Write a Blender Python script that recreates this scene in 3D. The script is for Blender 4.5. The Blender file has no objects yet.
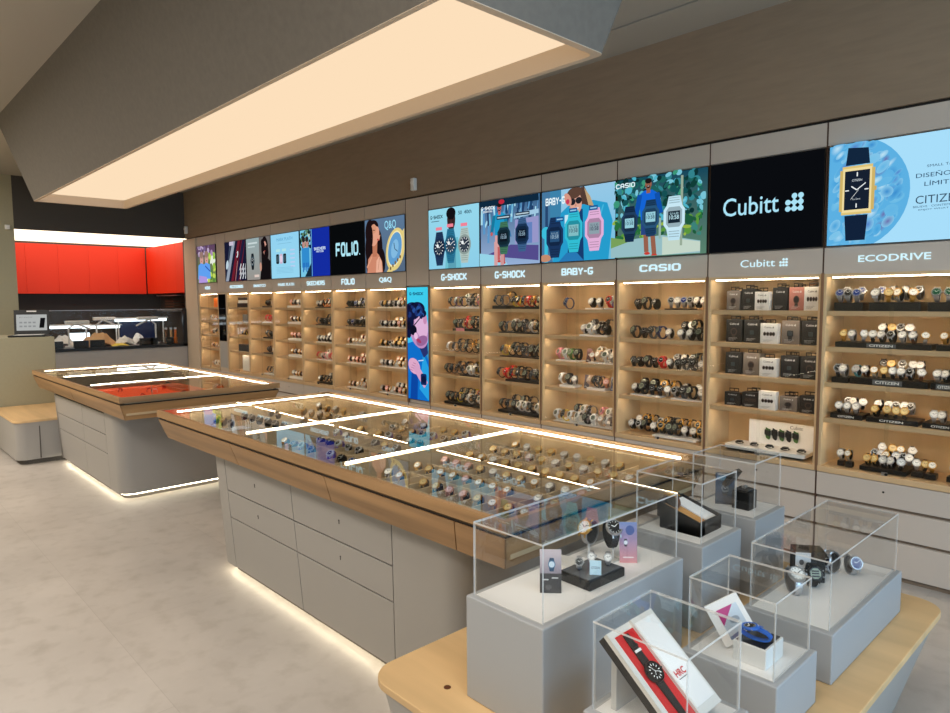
import bpy, math, random
from mathutils import Vector, Matrix
random.seed(7)
SC = bpy.context.scene
COL = SC.collection
PI = math.pi

# ------------------------------------------------------------------ camera
F_PX = 679.3
yaw, pit, rol = -0.8125, 0.0819, -0.0064
cy, sy = math.cos(yaw), math.sin(yaw)
Fv = Vector((sy*math.cos(pit), cy*math.cos(pit), -math.sin(pit)))
Rv = Vector((cy, -sy, 0)); Uv = Rv.cross(Fv)
c_, s_ = math.cos(rol), math.sin(rol)
R2 = c_*Rv + s_*Uv; U2 = -s_*Rv + c_*Uv
cd = bpy.data.cameras.new('camera'); cam = bpy.data.objects.new('camera', cd); COL.objects.link(cam)
M = Matrix((R2, U2, -Fv)).transposed().to_4x4(); M.translation = Vector((0, 0, 1.6))
cam.matrix_world = M
cd.sensor_fit = 'HORIZONTAL'; cd.sensor_width = 36; cd.lens = 36*F_PX/950; cd.clip_start = .05
SC.camera = cam

# ------------------------------------------------------------------ world, lamps, exposure
vs = SC.view_settings
vs.view_transform = 'Standard'; vs.look = 'None'; vs.exposure = 0.0; vs.gamma = 1; vs.use_curve_mapping = False
wd = bpy.data.worlds.new('world'); SC.world = wd; wd.use_nodes = True
wd.node_tree.nodes['Background'].inputs[0].default_value = (.86, .90, 1.0, 1)
wd.node_tree.nodes['Background'].inputs[1].default_value = .62
SC.cycles.max_bounces = 8; SC.cycles.transparent_max_bounces = 24; SC.cycles.sample_clamp_indirect = 4
SC.cycles.caustics_reflective = False; SC.cycles.caustics_refractive = False

def area(name, loc, rot, sx, sy_, power, colr):
    l = bpy.data.lights.new(name, 'AREA'); l.shape = 'RECTANGLE'; l.size = sx; l.size_y = sy_
    l.energy = power; l.color = colr
    o = bpy.data.objects.new(name, l); o.location = loc; o.rotation_euler = rot; COL.objects.link(o); return o
area('shopfront_daylight', (3.9, 1.2, 1.8), (0, math.radians(90), 0), 2.6, 4.6, 200, (.46, .74, 1.0))
area('added_ceiling_fill', (-2.6, -1.2, 3.3), (0, 0, 0), 6.0, 1.1, 125, (1.0, .91, .80))  # unseen fill behind the camera, added to raise the general brightness
area('added_ceiling_fill', (-8.6, -1.0, 3.3), (0, 0, 0), 4.5, 1.1, 190, (1.0, .91, .80))  # second unseen fill, added to brighten the far end of the shop
area('added_ceiling_fill', (-.4, .5, 3.3), (0, 0, 0), 1.6, 1.2, 42, (1.0, .93, .84))  # unseen fill added overhead to lighten the plinth tops
E_PANEL = 1.0

# ------------------------------------------------------------------ materials
def lin(c):
    if isinstance(c, str): c = [int(c[i:i+2], 16) for i in (0, 2, 4)]
    r = []
    for v in c:
        v = v/255.0
        r.append(v/12.92 if v <= .04045 else ((v+.055)/1.055)**2.4)
    return (*r, 1.0)
MATS = {}
def mat(name, col, rough=.5, metal=0, spec=.5, grain=None, bump=0):
    if name in MATS: return MATS[name]
    m = bpy.data.materials.new(name); m.use_nodes = True; nt = m.node_tree; b = nt.nodes['Principled BSDF']
    b.inputs['Roughness'].default_value = rough; b.inputs['Metallic'].default_value = metal
    b.inputs['Specular IOR Level'].default_value = spec
    c = lin(col); b.inputs['Base Color'].default_value = c
    if grain:
        sc, amt, stretch = grain
        tc = nt.nodes.new('ShaderNodeTexCoord'); mp = nt.nodes.new('ShaderNodeMapping'); nz = nt.nodes.new('ShaderNodeTexNoise')
        mp.inputs['Scale'].default_value = stretch; nz.inputs['Scale'].default_value = sc; nz.inputs['Detail'].default_value = 4
        rp = nt.nodes.new('ShaderNodeValToRGB')
        rp.color_ramp.elements[0].position = .3; rp.color_ramp.elements[1].position = .7
        rp.color_ramp.elements[0].color = tuple(v*(1-amt) for v in c[:3])+(1,)
        rp.color_ramp.elements[1].color = tuple(min(1, v*(1+amt*.7)) for v in c[:3])+(1,)
        nt.links.new(tc.outputs['Object'], mp.inputs[0]); nt.links.new(mp.outputs[0], nz.inputs['Vector'])
        nt.links.new(nz.outputs['Fac'], rp.inputs[0]); nt.links.new(rp.outputs[0], b.inputs['Base Color'])
        if bump:
            bp = nt.nodes.new('ShaderNodeBump'); bp.inputs['Strength'].default_value = bump; bp.inputs['Distance'].default_value = .002
            nt.links.new(nz.outputs['Fac'], bp.inputs['Height']); nt.links.new(bp.outputs[0], b.inputs['Normal'])
    MATS[name] = m; return m
def emis(name, col, s):
    if name in MATS: return MATS[name]
    m = bpy.data.materials.new(name); m.use_nodes = True; nt = m.node_tree; nt.nodes.clear()
    e = nt.nodes.new('ShaderNodeEmission'); o = nt.nodes.new('ShaderNodeOutputMaterial')
    e.inputs[0].default_value = lin(col); e.inputs[1].default_value = s; nt.links.new(e.outputs[0], o.inputs[0])
    MATS[name] = m; return m
def glass(name, tint, ior=1.5, rough=0.0, boost=1.0):
    m = bpy.data.materials.new(name); m.use_nodes = True; nt = m.node_tree; nt.nodes.clear()
    t = nt.nodes.new('ShaderNodeBsdfTransparent'); g = nt.nodes.new('ShaderNodeBsdfGlossy'); fr = nt.nodes.new('ShaderNodeFresnel')
    mx = nt.nodes.new('ShaderNodeMixShader'); o = nt.nodes.new('ShaderNodeOutputMaterial')
    t.inputs[0].default_value = (*tint, 1); g.inputs['Roughness'].default_value = rough; fr.inputs[0].default_value = ior
    mu = nt.nodes.new('ShaderNodeMath'); mu.operation = 'MULTIPLY'; mu.use_clamp = True; mu.inputs[1].default_value = boost
    ge = nt.nodes.new('ShaderNodeNewGeometry')   # a thin pane: the same reflection from either side
    inv = nt.nodes.new('ShaderNodeMath'); inv.operation = 'SUBTRACT'; inv.inputs[0].default_value = 1
    nt.links.new(ge.outputs['Backfacing'], inv.inputs[1])
    mu2 = nt.nodes.new('ShaderNodeMath'); mu2.operation = 'MULTIPLY'
    nt.links.new(fr.outputs[0], mu.inputs[0]); nt.links.new(mu.outputs[0], mu2.inputs[0]); nt.links.new(inv.outputs[0], mu2.inputs[1])
    nt.links.new(mu2.outputs[0], mx.inputs[0]); nt.links.new(t.outputs[0], mx.inputs[1]); nt.links.new(g.outputs[0], mx.inputs[2])
    nt.links.new(mx.outputs[0], o.inputs[0]); MATS[name] = m; return m
def vcol(name, attr='Col', emit=1.0, strength=1.0):
    m = bpy.data.materials.new(name); m.use_nodes = True; nt = m.node_tree; b = nt.nodes['Principled BSDF']
    a = nt.nodes.new('ShaderNodeAttribute'); a.attribute_name = attr
    if emit:
        nt.nodes.remove(b); e = nt.nodes.new('ShaderNodeEmission'); e.inputs[1].default_value = strength
        nt.links.new(a.outputs['Color'], e.inputs[0]); nt.links.new(e.outputs[0], nt.nodes['Material Output'].inputs[0])
    else:
        nt.links.new(a.outputs['Color'], b.inputs['Base Color']); b.inputs['Roughness'].default_value = .5
    MATS[name] = m; return m
def floor_mat():
    m = bpy.data.materials.new('stone_floor_tiles'); m.use_nodes = True; nt = m.node_tree; b = nt.nodes['Principled BSDF']
    tc = nt.nodes.new('ShaderNodeTexCoord'); br = nt.nodes.new('ShaderNodeTexBrick'); nz = nt.nodes.new('ShaderNodeTexNoise')
    n2 = nt.nodes.new('ShaderNodeTexNoise'); n2.inputs['Scale'].default_value = 9; n2.inputs['Detail'].default_value = 8
    nz.inputs['Scale'].default_value = 1.6; nz.inputs['Detail'].default_value = 9; nz.inputs['Roughness'].default_value = .62
    br.offset = .5; br.inputs['Scale'].default_value = 1; br.inputs['Brick Width'].default_value = 1.8; br.inputs['Row Height'].default_value = .9
    br.inputs['Mortar Size'].default_value = .0016; br.inputs['Color1'].default_value = (1, 1, 1, 1); br.inputs['Color2'].default_value = (.95, .95, .95, 1)
    br.inputs['Mortar'].default_value = (.84, .83, .82, 1)
    rp = nt.nodes.new('ShaderNodeValToRGB'); rp.color_ramp.elements[0].position = .32; rp.color_ramp.elements[1].position = .7
    rp.color_ramp.elements[0].color = lin((186, 178, 170)); rp.color_ramp.elements[1].color = lin((202, 194, 186))
    r2 = nt.nodes.new('ShaderNodeValToRGB'); r2.color_ramp.elements[0].position = .25; r2.color_ramp.elements[1].position = .5
    r2.color_ramp.elements[0].color = (.84, .83, .81, 1); r2.color_ramp.elements[1].color = (1, 1, 1, 1)
    def mul(a, b2):
        x = nt.nodes.new('ShaderNodeMix'); x.data_type = 'RGBA'; x.blend_type = 'MULTIPLY'; x.inputs[0].default_value = 1
        nt.links.new(a, x.inputs[6]); nt.links.new(b2, x.inputs[7]); return x.outputs[2]
    for n in (br, nz, n2): nt.links.new(tc.outputs['Object'], n.inputs['Vector'])
    nt.links.new(nz.outputs['Fac'], rp.inputs[0]); nt.links.new(n2.outputs['Fac'], r2.inputs[0])
    nt.links.new(mul(mul(rp.outputs[0], r2.outputs[0]), br.outputs['Color']), b.inputs['Base Color'])
    b.inputs['Roughness'].default_value = .42; b.inputs['Specular IOR Level'].default_value = .4
    MATS['floor'] = m
floor_mat()
mat('ceiling', (168, 162, 150), .9)
mat('coffer', (112, 106, 98), .8, grain=(30, .08, (1, 1, 1)))
mat('upper_wall', (150, 130, 108), .8, grain=(5, .07, (1, 1, 6)))
mat('soffit_dark', (74, 70, 66), .8)
mat('olive', (170, 164, 138), .85, grain=(40, .025, (1, 1, 1)))
mat('greige', (198, 187, 176), .55)
mat('pilaster', (205, 186, 164), .6)
mat('grey_panel', (176, 172, 168), .5)
mat('grey_laminate', (164, 160, 155), .48)
mat('laminate_gap', (92, 86, 80), .8)
mat('dark', (26, 24, 24), .5)
mat('black', (14, 14, 15), .38)
mat('plinth_white', (164, 166, 168), .5)
mat('plinth_top', (246, 243, 239), .45)  # on plinths, paler than the sides: overhead light put into the colour
mat('white', (235, 233, 228), .45)
mat('wood_case', (212, 184, 142), .55, grain=(6, .16, (1, 1, .08)))
mat('wood_shelf', (206, 174, 132), .5, grain=(6, .16, (.08, 1, 1)))
mat('gap_brown', (124, 108, 92), .7); mat('joint_brown', (70, 46, 34), .6)
mat('wood_dark_edge', (132, 96, 68), .55, grain=(6, .15, (.08, 1, 1)))
mat('wood_counter', (163, 126, 84), .45, grain=(5, .42, (.13, 1.6, 2.6)), bump=.1)
mat('wood_counter_end', (163, 126, 84), .45, grain=(5, .42, (1.6, .13, 2.6)), bump=.1)
mat('wood_bench', (218, 182, 132), .5, grain=(4, .2, (.16, 1.5, 1)))
mat('tray', (194, 170, 134), .6)
mat('orange_felt', (255, 118, 56), .8)
mat('red', (232, 50, 8), .55)
mat('steel', (196, 197, 200), .36, .9); mat('gold', (214, 166, 84), .38, .85); mat('rose', (214, 152, 124), .38, .85)
mat('blk_metal', (34, 34, 36), .3, .7)
for n, c in dict(black=(18, 18, 20), brown=(92, 52, 30), navy=(22, 40, 84), grey=(96, 98, 100), white=(232, 230, 226), pink=(226, 150, 160), red=(200, 28, 26),
                 yellow=(228, 200, 40), green=(70, 108, 52), blue=(36, 98, 190), beige=(212, 184, 156), purple=(112, 84, 160), orange=(236, 120, 30), clear=(190, 200, 205), teal=(60, 150, 160)).items():
    mat('strap_'+n, c, .45)
for n, c in dict(white=(240, 238, 232), black=(16, 16, 18), blue=(24, 50, 120), green=(18, 80, 56), champagne=(226, 200, 140), lcd=(150, 160, 140), pink=(232, 190, 190), silver=(190, 192, 196)).items():
    mat('dial_'+n, c, .25)
mat('hand', (245, 245, 240), .3); mat('hand_dark', (20, 20, 22), .3)
emis('panel_light', (253, 224, 188), E_PANEL)
emis('niche_light', (255, 236, 208), 2.2)
emis('led_counter', (255, 244, 220), 16.0)
emis('led_case', (255, 232, 200), 26.0)
emis('led_toe', (255, 244, 214), 10.0)
emis('sign_glow', (208, 240, 250), 1.05)
emis('lamp_tube', (235, 248, 255), 3.0)
emis('laptop_glow', (205, 212, 214), .8)
glass('glass_counter', (.97, .98, .97), 1.5, 0, 1.15)
glass('glass_door', (.97, .975, .97), 1.45, 0, .8)
glass('acrylic', (.975, .98, .98), 1.5, 0, 1.15)
def edge_mat():
    m = bpy.data.materials.new('acrylic_edge'); m.use_nodes = True; nt = m.node_tree; b = nt.nodes['Principled BSDF']
    b.inputs['Base Color'].default_value = lin((222, 220, 216)); b.inputs['Roughness'].default_value = .3; b.inputs['Alpha'].default_value = .6
    MATS['acrylic_edge'] = m
edge_mat()
vcol('screen_picture', strength=1.0)
vcol('printed_card', emit=0)

# ------------------------------------------------------------------ mesh builder
class MB:
    def __init__(s): s.v = []; s.f = []; s.m = []; s.slots = []; s.cols = []
    def slot(s, m):
        if m not in s.slots: s.slots.append(m)
        return s.slots.index(m)
    def add(s, vs_, fs, m):
        o = len(s.v); k = s.slot(m); s.v += [tuple(p) for p in vs_]
        for f in fs: s.f.append(tuple(i+o for i in f)); s.m.append(k)
        return s
    def box(s, x0, y0, z0, x1, y1, z1, m):
        vs_ = [(x, y, z) for z in (z0, z1) for y in (y0, y1) for x in (x0, x1)]
        return s.hexa(vs_, m)
    def hexa(s, v, m):   # order: z-low (x0y0,x1y0,x0y1,x1y1), z-high
        return s.add(v, [(0, 2, 3, 1), (4, 5, 7, 6), (0, 1, 5, 4), (2, 6, 7, 3), (0, 4, 6, 2), (1, 3, 7, 5)], m)
    def loft(s, rings, m, caps=True, closed=False):
        n = len(rings[0]); vs_ = [p for r in rings for p in r]; fs = []
        R = len(rings)
        for i in range(R if closed else R-1):
            a = i*n; b = ((i+1) % R)*n
            for j in range(n): fs.append((a+j, a+(j+1) % n, b+(j+1) % n, b+j))
        if caps and not closed: fs.append(tuple(range(n))[::-1]); fs.append(tuple((R-1)*n+j for j in range(n)))
        return s.add(vs_, fs, m)
    def prism(s, poly, z0, z1, m, poly2=None):
        return s.loft([[(x, y, z0) for x, y in poly], [(x, y, z1) for x, y in (poly2 or poly)]], m)
    def cyl(s, p0, p1, r0, m, r1=None, n=12):
        p0 = Vector(p0); p1 = Vector(p1); r1 = r0 if r1 is None else r1
        d = (p1-p0).normalized(); a = d.orthogonal().normalized(); b = d.cross(a)
        ring = lambda p, r: [p+a*(r*math.cos(2*PI*k/n))+b*(r*math.sin(2*PI*k/n)) for k in range(n)]
        return s.loft([ring(p0, r0), ring(p1, r1)], m)
    def tube(s, pts, r, m, n=8):
        pts = [Vector(p) for p in pts]; rings = []
        for i, p in enumerate(pts):
            d = (pts[min(i+1, len(pts)-1)]-pts[max(i-1, 0)]).normalized()
            a = d.cross(Vector((0.13, .21, 1))).normalized(); b = d.cross(a)
            rings.append([p+a*(r*math.cos(2*PI*k/n))+b*(r*math.sin(2*PI*k/n)) for k in range(n)])
        return s.loft(rings, m)
    def xf(s, fn, start=0):
        for i in range(start, len(s.v)): s.v[i] = tuple(fn(Vector(s.v[i])))
        return s
    def mesh(s, name):
        me = bpy.data.meshes.new(name); me.from_pydata(s.v, [], s.f)
        for m in s.slots: me.materials.append(MATS[m])
        me.polygons.foreach_set('material_index', s.m)
        if s.cols:
            a = me.color_attributes.new('Col', 'FLOAT_COLOR', 'POINT')
            fl = [x for c in s.cols for x in c]; a.data.foreach_set('color', fl)
        me.update(); return me
    def build(s, name, parent=None, bevel=0, smooth=False, kind=None, seg=2):
        me = s.mesh(name)
        if parent is not None:
            off = parent_world(parent)
            if off.length: me.transform(Matrix.Translation(-off))
        o = bpy.data.objects.new(name, me); COL.objects.link(o)
        if parent is not None: o.parent = parent
        if bevel:
            b = o.modifiers.new('bevel', 'BEVEL'); b.width = bevel; b.segments = seg; b.limit_method = 'ANGLE'; b.angle_limit = .6
        if smooth:
            for p in me.polygons: p.use_smooth = True
            try: me.set_sharp_from_angle(angle=.7)
            except Exception: pass
        if kind: o['kind'] = kind
        return o
def parent_world(o):
    v = Vector((0, 0, 0))
    while o is not None: v = v+o.location; o = o.parent
    return v
def rrect(x0, y0, x1, y1, r, n=6, rs=None):
    rs = rs or (r, r, r, r); out = []
    for (cx, cy_, a0, rr) in ((x0, y0, PI, rs[0]), (x1, y0, 1.5*PI, rs[1]), (x1, y1, 0, rs[2]), (x0, y1, .5*PI, rs[3])):
        if rr < 1e-6: out.append((cx, cy_)); continue
        ox = cx+(rr if cx == x0 else -rr); oy = cy_+(rr if cy_ == y0 else -rr)
        for k in range(n+1):
            a = a0+.5*PI*k/n; out.append((ox+rr*math.cos(a), oy+rr*math.sin(a)))
    return out
def tag(o, label=None, cat=None, group=None, kind=None):
    if label: o['label'] = label
    if cat: o['category'] = cat
    if group: o['group'] = group
    if kind: o['kind'] = kind
    return o
def empty(name, loc=(0, 0, 0), label=None, cat=None, group=None, kind=None):
    o = bpy.data.objects.new(name, None); o.location = loc; o.empty_display_size = .1; COL.objects.link(o)
    return tag(o, label, cat, group, kind)

# ------------------------------------------------------------------ flat pictures (screens, cards, lettering)
TXT = {}
STROKES = {'G': [[(1, .94), (.8, 1), (.2, 1), (0, .82), (0, .18), (.2, 0), (.8, 0), (1, .14), (1, .4), (.6, .4)]], 'S': [[(1, .92), (.8, 1), (.2, 1), (0, .85), (0, .64), (.2, .52), (.8, .48), (1, .36), (1, .15), (.8, 0), (.2, 0), (0, .08)]], 'H': [[(0, 0), (0, 1)], [(1, 0), (1, 1)], [(0, .5), (1, .5)]],
           'O': [[(.2, 0), (0, .18), (0, .82), (.2, 1), (.8, 1), (1, .82), (1, .18), (.8, 0), (.2, 0)]], 'C': [[(1, .86), (.8, 1), (.2, 1), (0, .82), (0, .18), (.2, 0), (.8, 0), (1, .14)]], 'K': [[(0, 0), (0, 1)], [(1, 1), (.15, .5), (1, 0)], [(0, .5), (.2, .5)]],
           'B': [[(0, 0), (0, 1), (.92, 1), (.92, .5), (0, .5)], [(.92, .5), (1, .45), (1, 0), (0, 0)]], 'A': [[(0, 0), (0, .8), (.25, 1), (.75, 1), (1, .8), (1, 0)], [(0, .38), (1, .38)]],
           'Y': [[(0, 1), (.5, .48), (1, 1)], [(.5, .5), (.5, 0)]], 'I': [[(0, 0), (0, 1)]], '-': [[(0, .5), (.55, .5)]], 'E': [[(1, 1), (0, 1), (0, 0), (1, 0)], [(0, .5), (.85, .5)]],
           'R': [[(0, 0), (0, 1), (1, 1), (1, .5), (0, .5)], [(.45, .5), (1, 0)]], 'F': [[(0, 0), (0, 1), (1, 1)], [(0, .5), (.85, .5)]], 'L': [[(0, 1), (0, 0), (1, 0)]], 'D': [[(0, 0), (0, 1), (.75, 1), (1, .78), (1, .22), (.75, 0), (0, 0)]]}
def block_text(t):
    """square stroke letters: ribbons of constant width, mitred by overlapping square ends"""
    th = .105; x = 0; v = []; f = []; sx = .62
    for ch in t:
        wd = 0
        for line in STROKES[ch]:
            wd = max(wd, max(p[0] for p in line)*sx)
            for (ax, ay), (bx, by) in zip(line, line[1:]):
                a = Vector((x+th+ax*sx, th+ay*(1-2*th))); b = Vector((x+th+bx*sx, th+by*(1-2*th))); d = (b-a).normalized(); n = Vector((-d.y, d.x))*th
                e = d*(th*.45); k = len(v)
                v += [tuple(a-e+n), tuple(a-e-n), tuple(b+e-n), tuple(b+e+n)]; f.append((k, k+1, k+2, k+3))
        x += wd+2*th+.1
    x1 = max(p[0] for p in v); y0 = min(p[1] for p in v); y1 = max(p[1] for p in v)
    return [(p[0]/x1, (p[1]-y0)/(y1-y0)) for p in v], f
def text_geo(t, bold=0.0):
    k = (t, bold)
    if k not in TXT and bold >= .03 and all(c in STROKES for c in t): TXT[k] = block_text(t)
    bold = min(bold, .02)
    if k not in TXT:
        c = bpy.data.curves.new('t', 'FONT'); c.body = t; c.offset = bold; c.resolution_u = 3
        o = bpy.data.objects.new('t', c); COL.objects.link(o)
        dg = bpy.context.evaluated_depsgraph_get(); me = bpy.data.meshes.new_from_object(o.evaluated_get(dg))
        v = [(p.co.x, p.co.y) for p in me.vertices]; f = [tuple(p.vertices) for p in me.polygons]
        bpy.data.objects.remove(o); bpy.data.curves.remove(c); bpy.data.meshes.remove(me)
        x0 = min(p[0] for p in v); x1 = max(p[0] for p in v); y0 = min(p[1] for p in v); y1 = max(p[1] for p in v)
        TXT[k] = ([((x-x0)/(x1-x0), (y-y0)/(y1-y0)) for x, y in v], f)
    return TXT[k]
class Art(MB):
    """picture w wide, h high; own u to the right, v up (metres from lower left); faces -y; layers lie .25 mm apart"""
    def __init__(s, w, h, m='screen_picture', back=(0, 0, 0), step=.00025):
        super().__init__(); s.w = w; s.h = h; s.mt = m; s.layer = 0; s.step = step
        s.quad(0, 0, w, h, back)
    def put(s, pts, fs, cols):
        s.layer += 1; y = -s.layer*s.step
        s.add([(u, y, v) for u, v in pts], fs, s.mt)
        if isinstance(cols, (tuple, str)): cols = [cols]*len(pts)
        s.cols += [lin(c) for c in cols]
    def clip(s, p): return (min(max(p[0], 0), s.w), min(max(p[1], 0), s.h))
    def poly(s, pts, c): s.put([s.clip(p) for p in pts], [tuple(range(len(pts)))], c)
    def quad(s, x0, y0, x1, y1, c): s.poly([(x0, y0), (x1, y0), (x1, y1), (x0, y1)], c)
    def vgrad(s, x0, y0, x1, y1, cb, ct): s.put([s.clip(p) for p in [(x0, y0), (x1, y0), (x1, y1), (x0, y1)]], [(0, 1, 2, 3)], [cb, cb, ct, ct])
    def ell(s, x, y, rx, ry, c, rot=0, n=22, c2=None):
        pts = []
        for k in range(n):
            a = 2*PI*k/n; px, py = rx*math.cos(a), ry*math.sin(a)
            pts.append(s.clip((x+px*math.cos(rot)-py*math.sin(rot), y+px*math.sin(rot)+py*math.cos(rot))))
        if c2: s.put([s.clip((x, y))]+pts, [(0, k+1, (k+1) % n+1) for k in range(n)], [c]+[c2]*n)
        else: s.poly(pts, c)
    def line(s, x0, y0, x1, y1, w, c):
        d = Vector((x1-x0, y1-y0)); n = Vector((-d.y, d.x)).normalized()*w/2
        s.poly([(x0+n.x, y0+n.y), (x0-n.x, y0-n.y), (x1-n.x, y1-n.y), (x1+n.x, y1+n.y)], c)
    def text(s, t, x, y, w, h, c, bold=0.0):
        v, f = text_geo(t, bold); s.put([(x+a*w, y+b*h) for a, b in v], f, c)
    def blobs(s, x0, y0, x1, y1, n, r0, r1, cols, rnd, sq=1):
        for k in range(n):
            s.ell(rnd.uniform(x0, x1), rnd.uniform(y0, y1), rnd.uniform(r0, r1), rnd.uniform(r0, r1)*sq, rnd.choice(cols), rnd.uniform(0, 3), 9)
    def watch(s, x, y, k, strap, face, dial, square=False, rot=0, digital=False, tick=(235, 240, 240), gold=None):
        """k = case radius"""
        st = len(s.v)
        sw = .82*k; s.poly([(x-sw, y+.6*k), (x+sw, y+.6*k), (x+sw*.66, y+1.75*k), (x-sw*.66, y+1.75*k)], strap)
        s.poly([(x-sw*.62, y-1.95*k), (x+sw*.62, y-1.95*k), (x+sw, y-.6*k), (x-sw, y-.6*k)], strap)
        for j in range(3):
            dk = tuple(int(q*.7) for q in strap); s.quad(x-sw*.6, y-(1.22+.22*j)*k, x+sw*.6, y-(1.17+.22*j)*k, dk); s.quad(x-sw*.6, y+(1.18+.2*j)*k, x+sw*.6, y+(1.23+.2*j)*k, dk)
        if square:
            s.poly([(x-.62*k, y-1.12*k), (x+.62*k, y-1.12*k), (x+k, y-.62*k), (x+k, y+.62*k), (x+.62*k, y+1.12*k), (x-.62*k, y+1.12*k), (x-k, y+.62*k), (x-k, y-.62*k)], face)
            dk = tuple(int(q*.75) for q in face)
            s.poly([(x-.5*k, y-.85*k), (x+.5*k, y-.85*k), (x+.75*k, y-.55*k), (x+.75*k, y+.55*k), (x+.5*k, y+.85*k), (x-.5*k, y+.85*k), (x-.75*k, y+.55*k), (x-.75*k, y-.55*k)], dk)
            s.quad(x-.56*k, y-.5*k, x+.56*k, y+.5*k, dial)
            s.text('10:58', x-.46*k, y-.2*k, .92*k, .36*k, tick, .01); s.text('SU 6-30', x-.4*k, y+.2*k, .8*k, .18*k, tick)
        else:
            s.ell(x, y, k*1.02, k*1.08, face); s.ell(x, y, .78*k, .82*k, dial)
            for j in range(12):
                a = j*PI/6; s.line(x+.56*k*math.cos(a), y+.58*k*math.sin(a), x+.74*k*math.cos(a), y+.77*k*math.sin(a), .09*k, tick)
            if digital: s.quad(x-.42*k, y-.42*k, x+.42*k, y-.08*k, (60, 70, 80)); s.ell(x-.25*k, y+.22*k, .2*k, .2*k, tick)
            s.line(x, y, x-.3*k, y+.32*k, .09*k, tick); s.line(x, y, x+.45*k, y+.3*k, .07*k, tick)
        if rot:
            cr, sr = math.cos(rot), math.sin(rot)
            for i in range(st, len(s.v)):
                a, yy, b = s.v[i]; a -= x; b -= y; s.v[i] = (min(max(x+a*cr-b*sr, 0), s.w), yy, min(max(y+a*sr+b*cr, 0), s.h))
    def at(s, x, y, z): return s.xf(lambda p: p+Vector((x, y, z)))
def letters(t, x, y, z, w, h, bold, m, depth=.004):
    """raised lettering facing -y"""
    v, f = text_geo(t, bold); b = MB(); n = len(v)
    b.add([(x+a*w, y-depth, z+c*h) for a, c in v], f, m)
    edges = {}
    for q in f:
        for i in range(len(q)):
            e = (q[i], q[(i+1) % len(q)]); edges[e] = edges.get(e, 0)+1
    vs_ = [(x+a*w, y-depth, z+c*h) for a, c in v]+[(x+a*w, y, z+c*h) for a, c in v]
    b.add(vs_, [(e[1], e[0], e[0]+n, e[1]+n) for e in edges if (e[1], e[0]) not in edges], m)
    return b

# ================================================================== the setting
W = 4.284          # plane of the cabinet fronts
ZC = 3.38
b = MB(); b.add([(-14.2, -4.2, 0), (4.2, -4.2, 0), (4.2, 5.2, 0), (-14.2, 5.2, 0)], [(0, 1, 2, 3)], 'floor'); b.build('floor', kind='structure')
b = MB()
SL0, SL1 = 3.86, 3.885
b.box(-14.2, -4.2, ZC, 4.2, SL0, ZC+.05, 'ceiling'); b.box(-14.2, SL1, ZC, 4.2, 5.2, ZC+.05, 'ceiling'); b.box(-14.2, SL0, ZC+.03, 4.2, SL1, ZC+.06, 'dark')
b.build('ceiling', kind='structure')
b = MB(); b.box(-14.2, -4.3, 0, 4.2, -4.2, ZC, 'olive'); b.build('wall_front', kind='structure')
b = MB(); b.box(-11.4, W+.005, 2.64, 4.2, W+.12, ZC, 'upper_wall'); b.box(-11.4, W+.03, 2.62, 4.2, W+.12, 2.64, 'dark'); b.build('wall_back', kind='structure')
b = MB(); b.box(-11.45, W+.36, 0, 4.2, W+.42, 2.64, 'greige'); b.build('wall_behind_cabinets', kind='structure')
b = MB(); b.box(-11.55, -4.2, 0, -11.4, 1.94, ZC, 'olive'); b.build('wall_left', kind='structure')
b = MB(); b.box(-11.5, 1.94, 2.65, -11.4, W+.02, ZC, 'soffit_dark'); b.build('wall_over_workshop', kind='structure')
b = MB(); b.box(-13.75, 1.7, 0, -13.68, W+.5, 2.75, 'soffit_dark'); b.box(-13.7, 1.78, 0, -11.5, 1.92, 2.75, 'olive'); b.box(-13.7, W+.35, 0, -11.4, W+.45, 2.75, 'soffit_dark')
b.build('wall_workshop', kind='structure')
b = MB(); b.box(-13.7, 1.92, 2.66, -11.5, W+.35, 2.7, 'niche_light'); b.build('trim_workshop_light_ceiling', kind='structure')
b = MB(); b.box(-11.44, W-.02, 0, -10.93, W+.36, 2.62, 'pilaster'); b.box(-11.45, W-.021, 0, -11.405, W+.36, 2.62, 'laminate_gap'); b.build('trim_pilaster', bevel=.003, kind='structure')

# suspended light coffer
cf = empty('ceiling_coffer', (0, 0, 0)); tag(cf, 'long dark grey hopper-shaped ceiling coffer holding the glowing warm light panel', 'ceiling light')
b = MB()
T = (-8.05, 1.27, -1.53, 2.61); Rr = (-7.87, 1.51, -1.71, 2.36); I = (-7.84, 1.535, -1.745, 2.33)
def ring(q, z, r=.03): return [(x, y, z) for x, y in rrect(*q, r, 3)]
b.loft([ring(T, ZC), ring(Rr, 2.60)], 'coffer', caps=False)
b.build('shroud', cf)
b = MB(); b.loft([ring(Rr, 2.60), ring(Rr, 2.597), ring(I, 2.597), ring(I, 2.69)], 'pilaster', caps=False); b.build('rim', cf)
b = MB(); b.add(ring(I, 2.68), [tuple(range(len(ring(I, 2.68))))], 'panel_light'); b.build('light_panel', cf)

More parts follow.
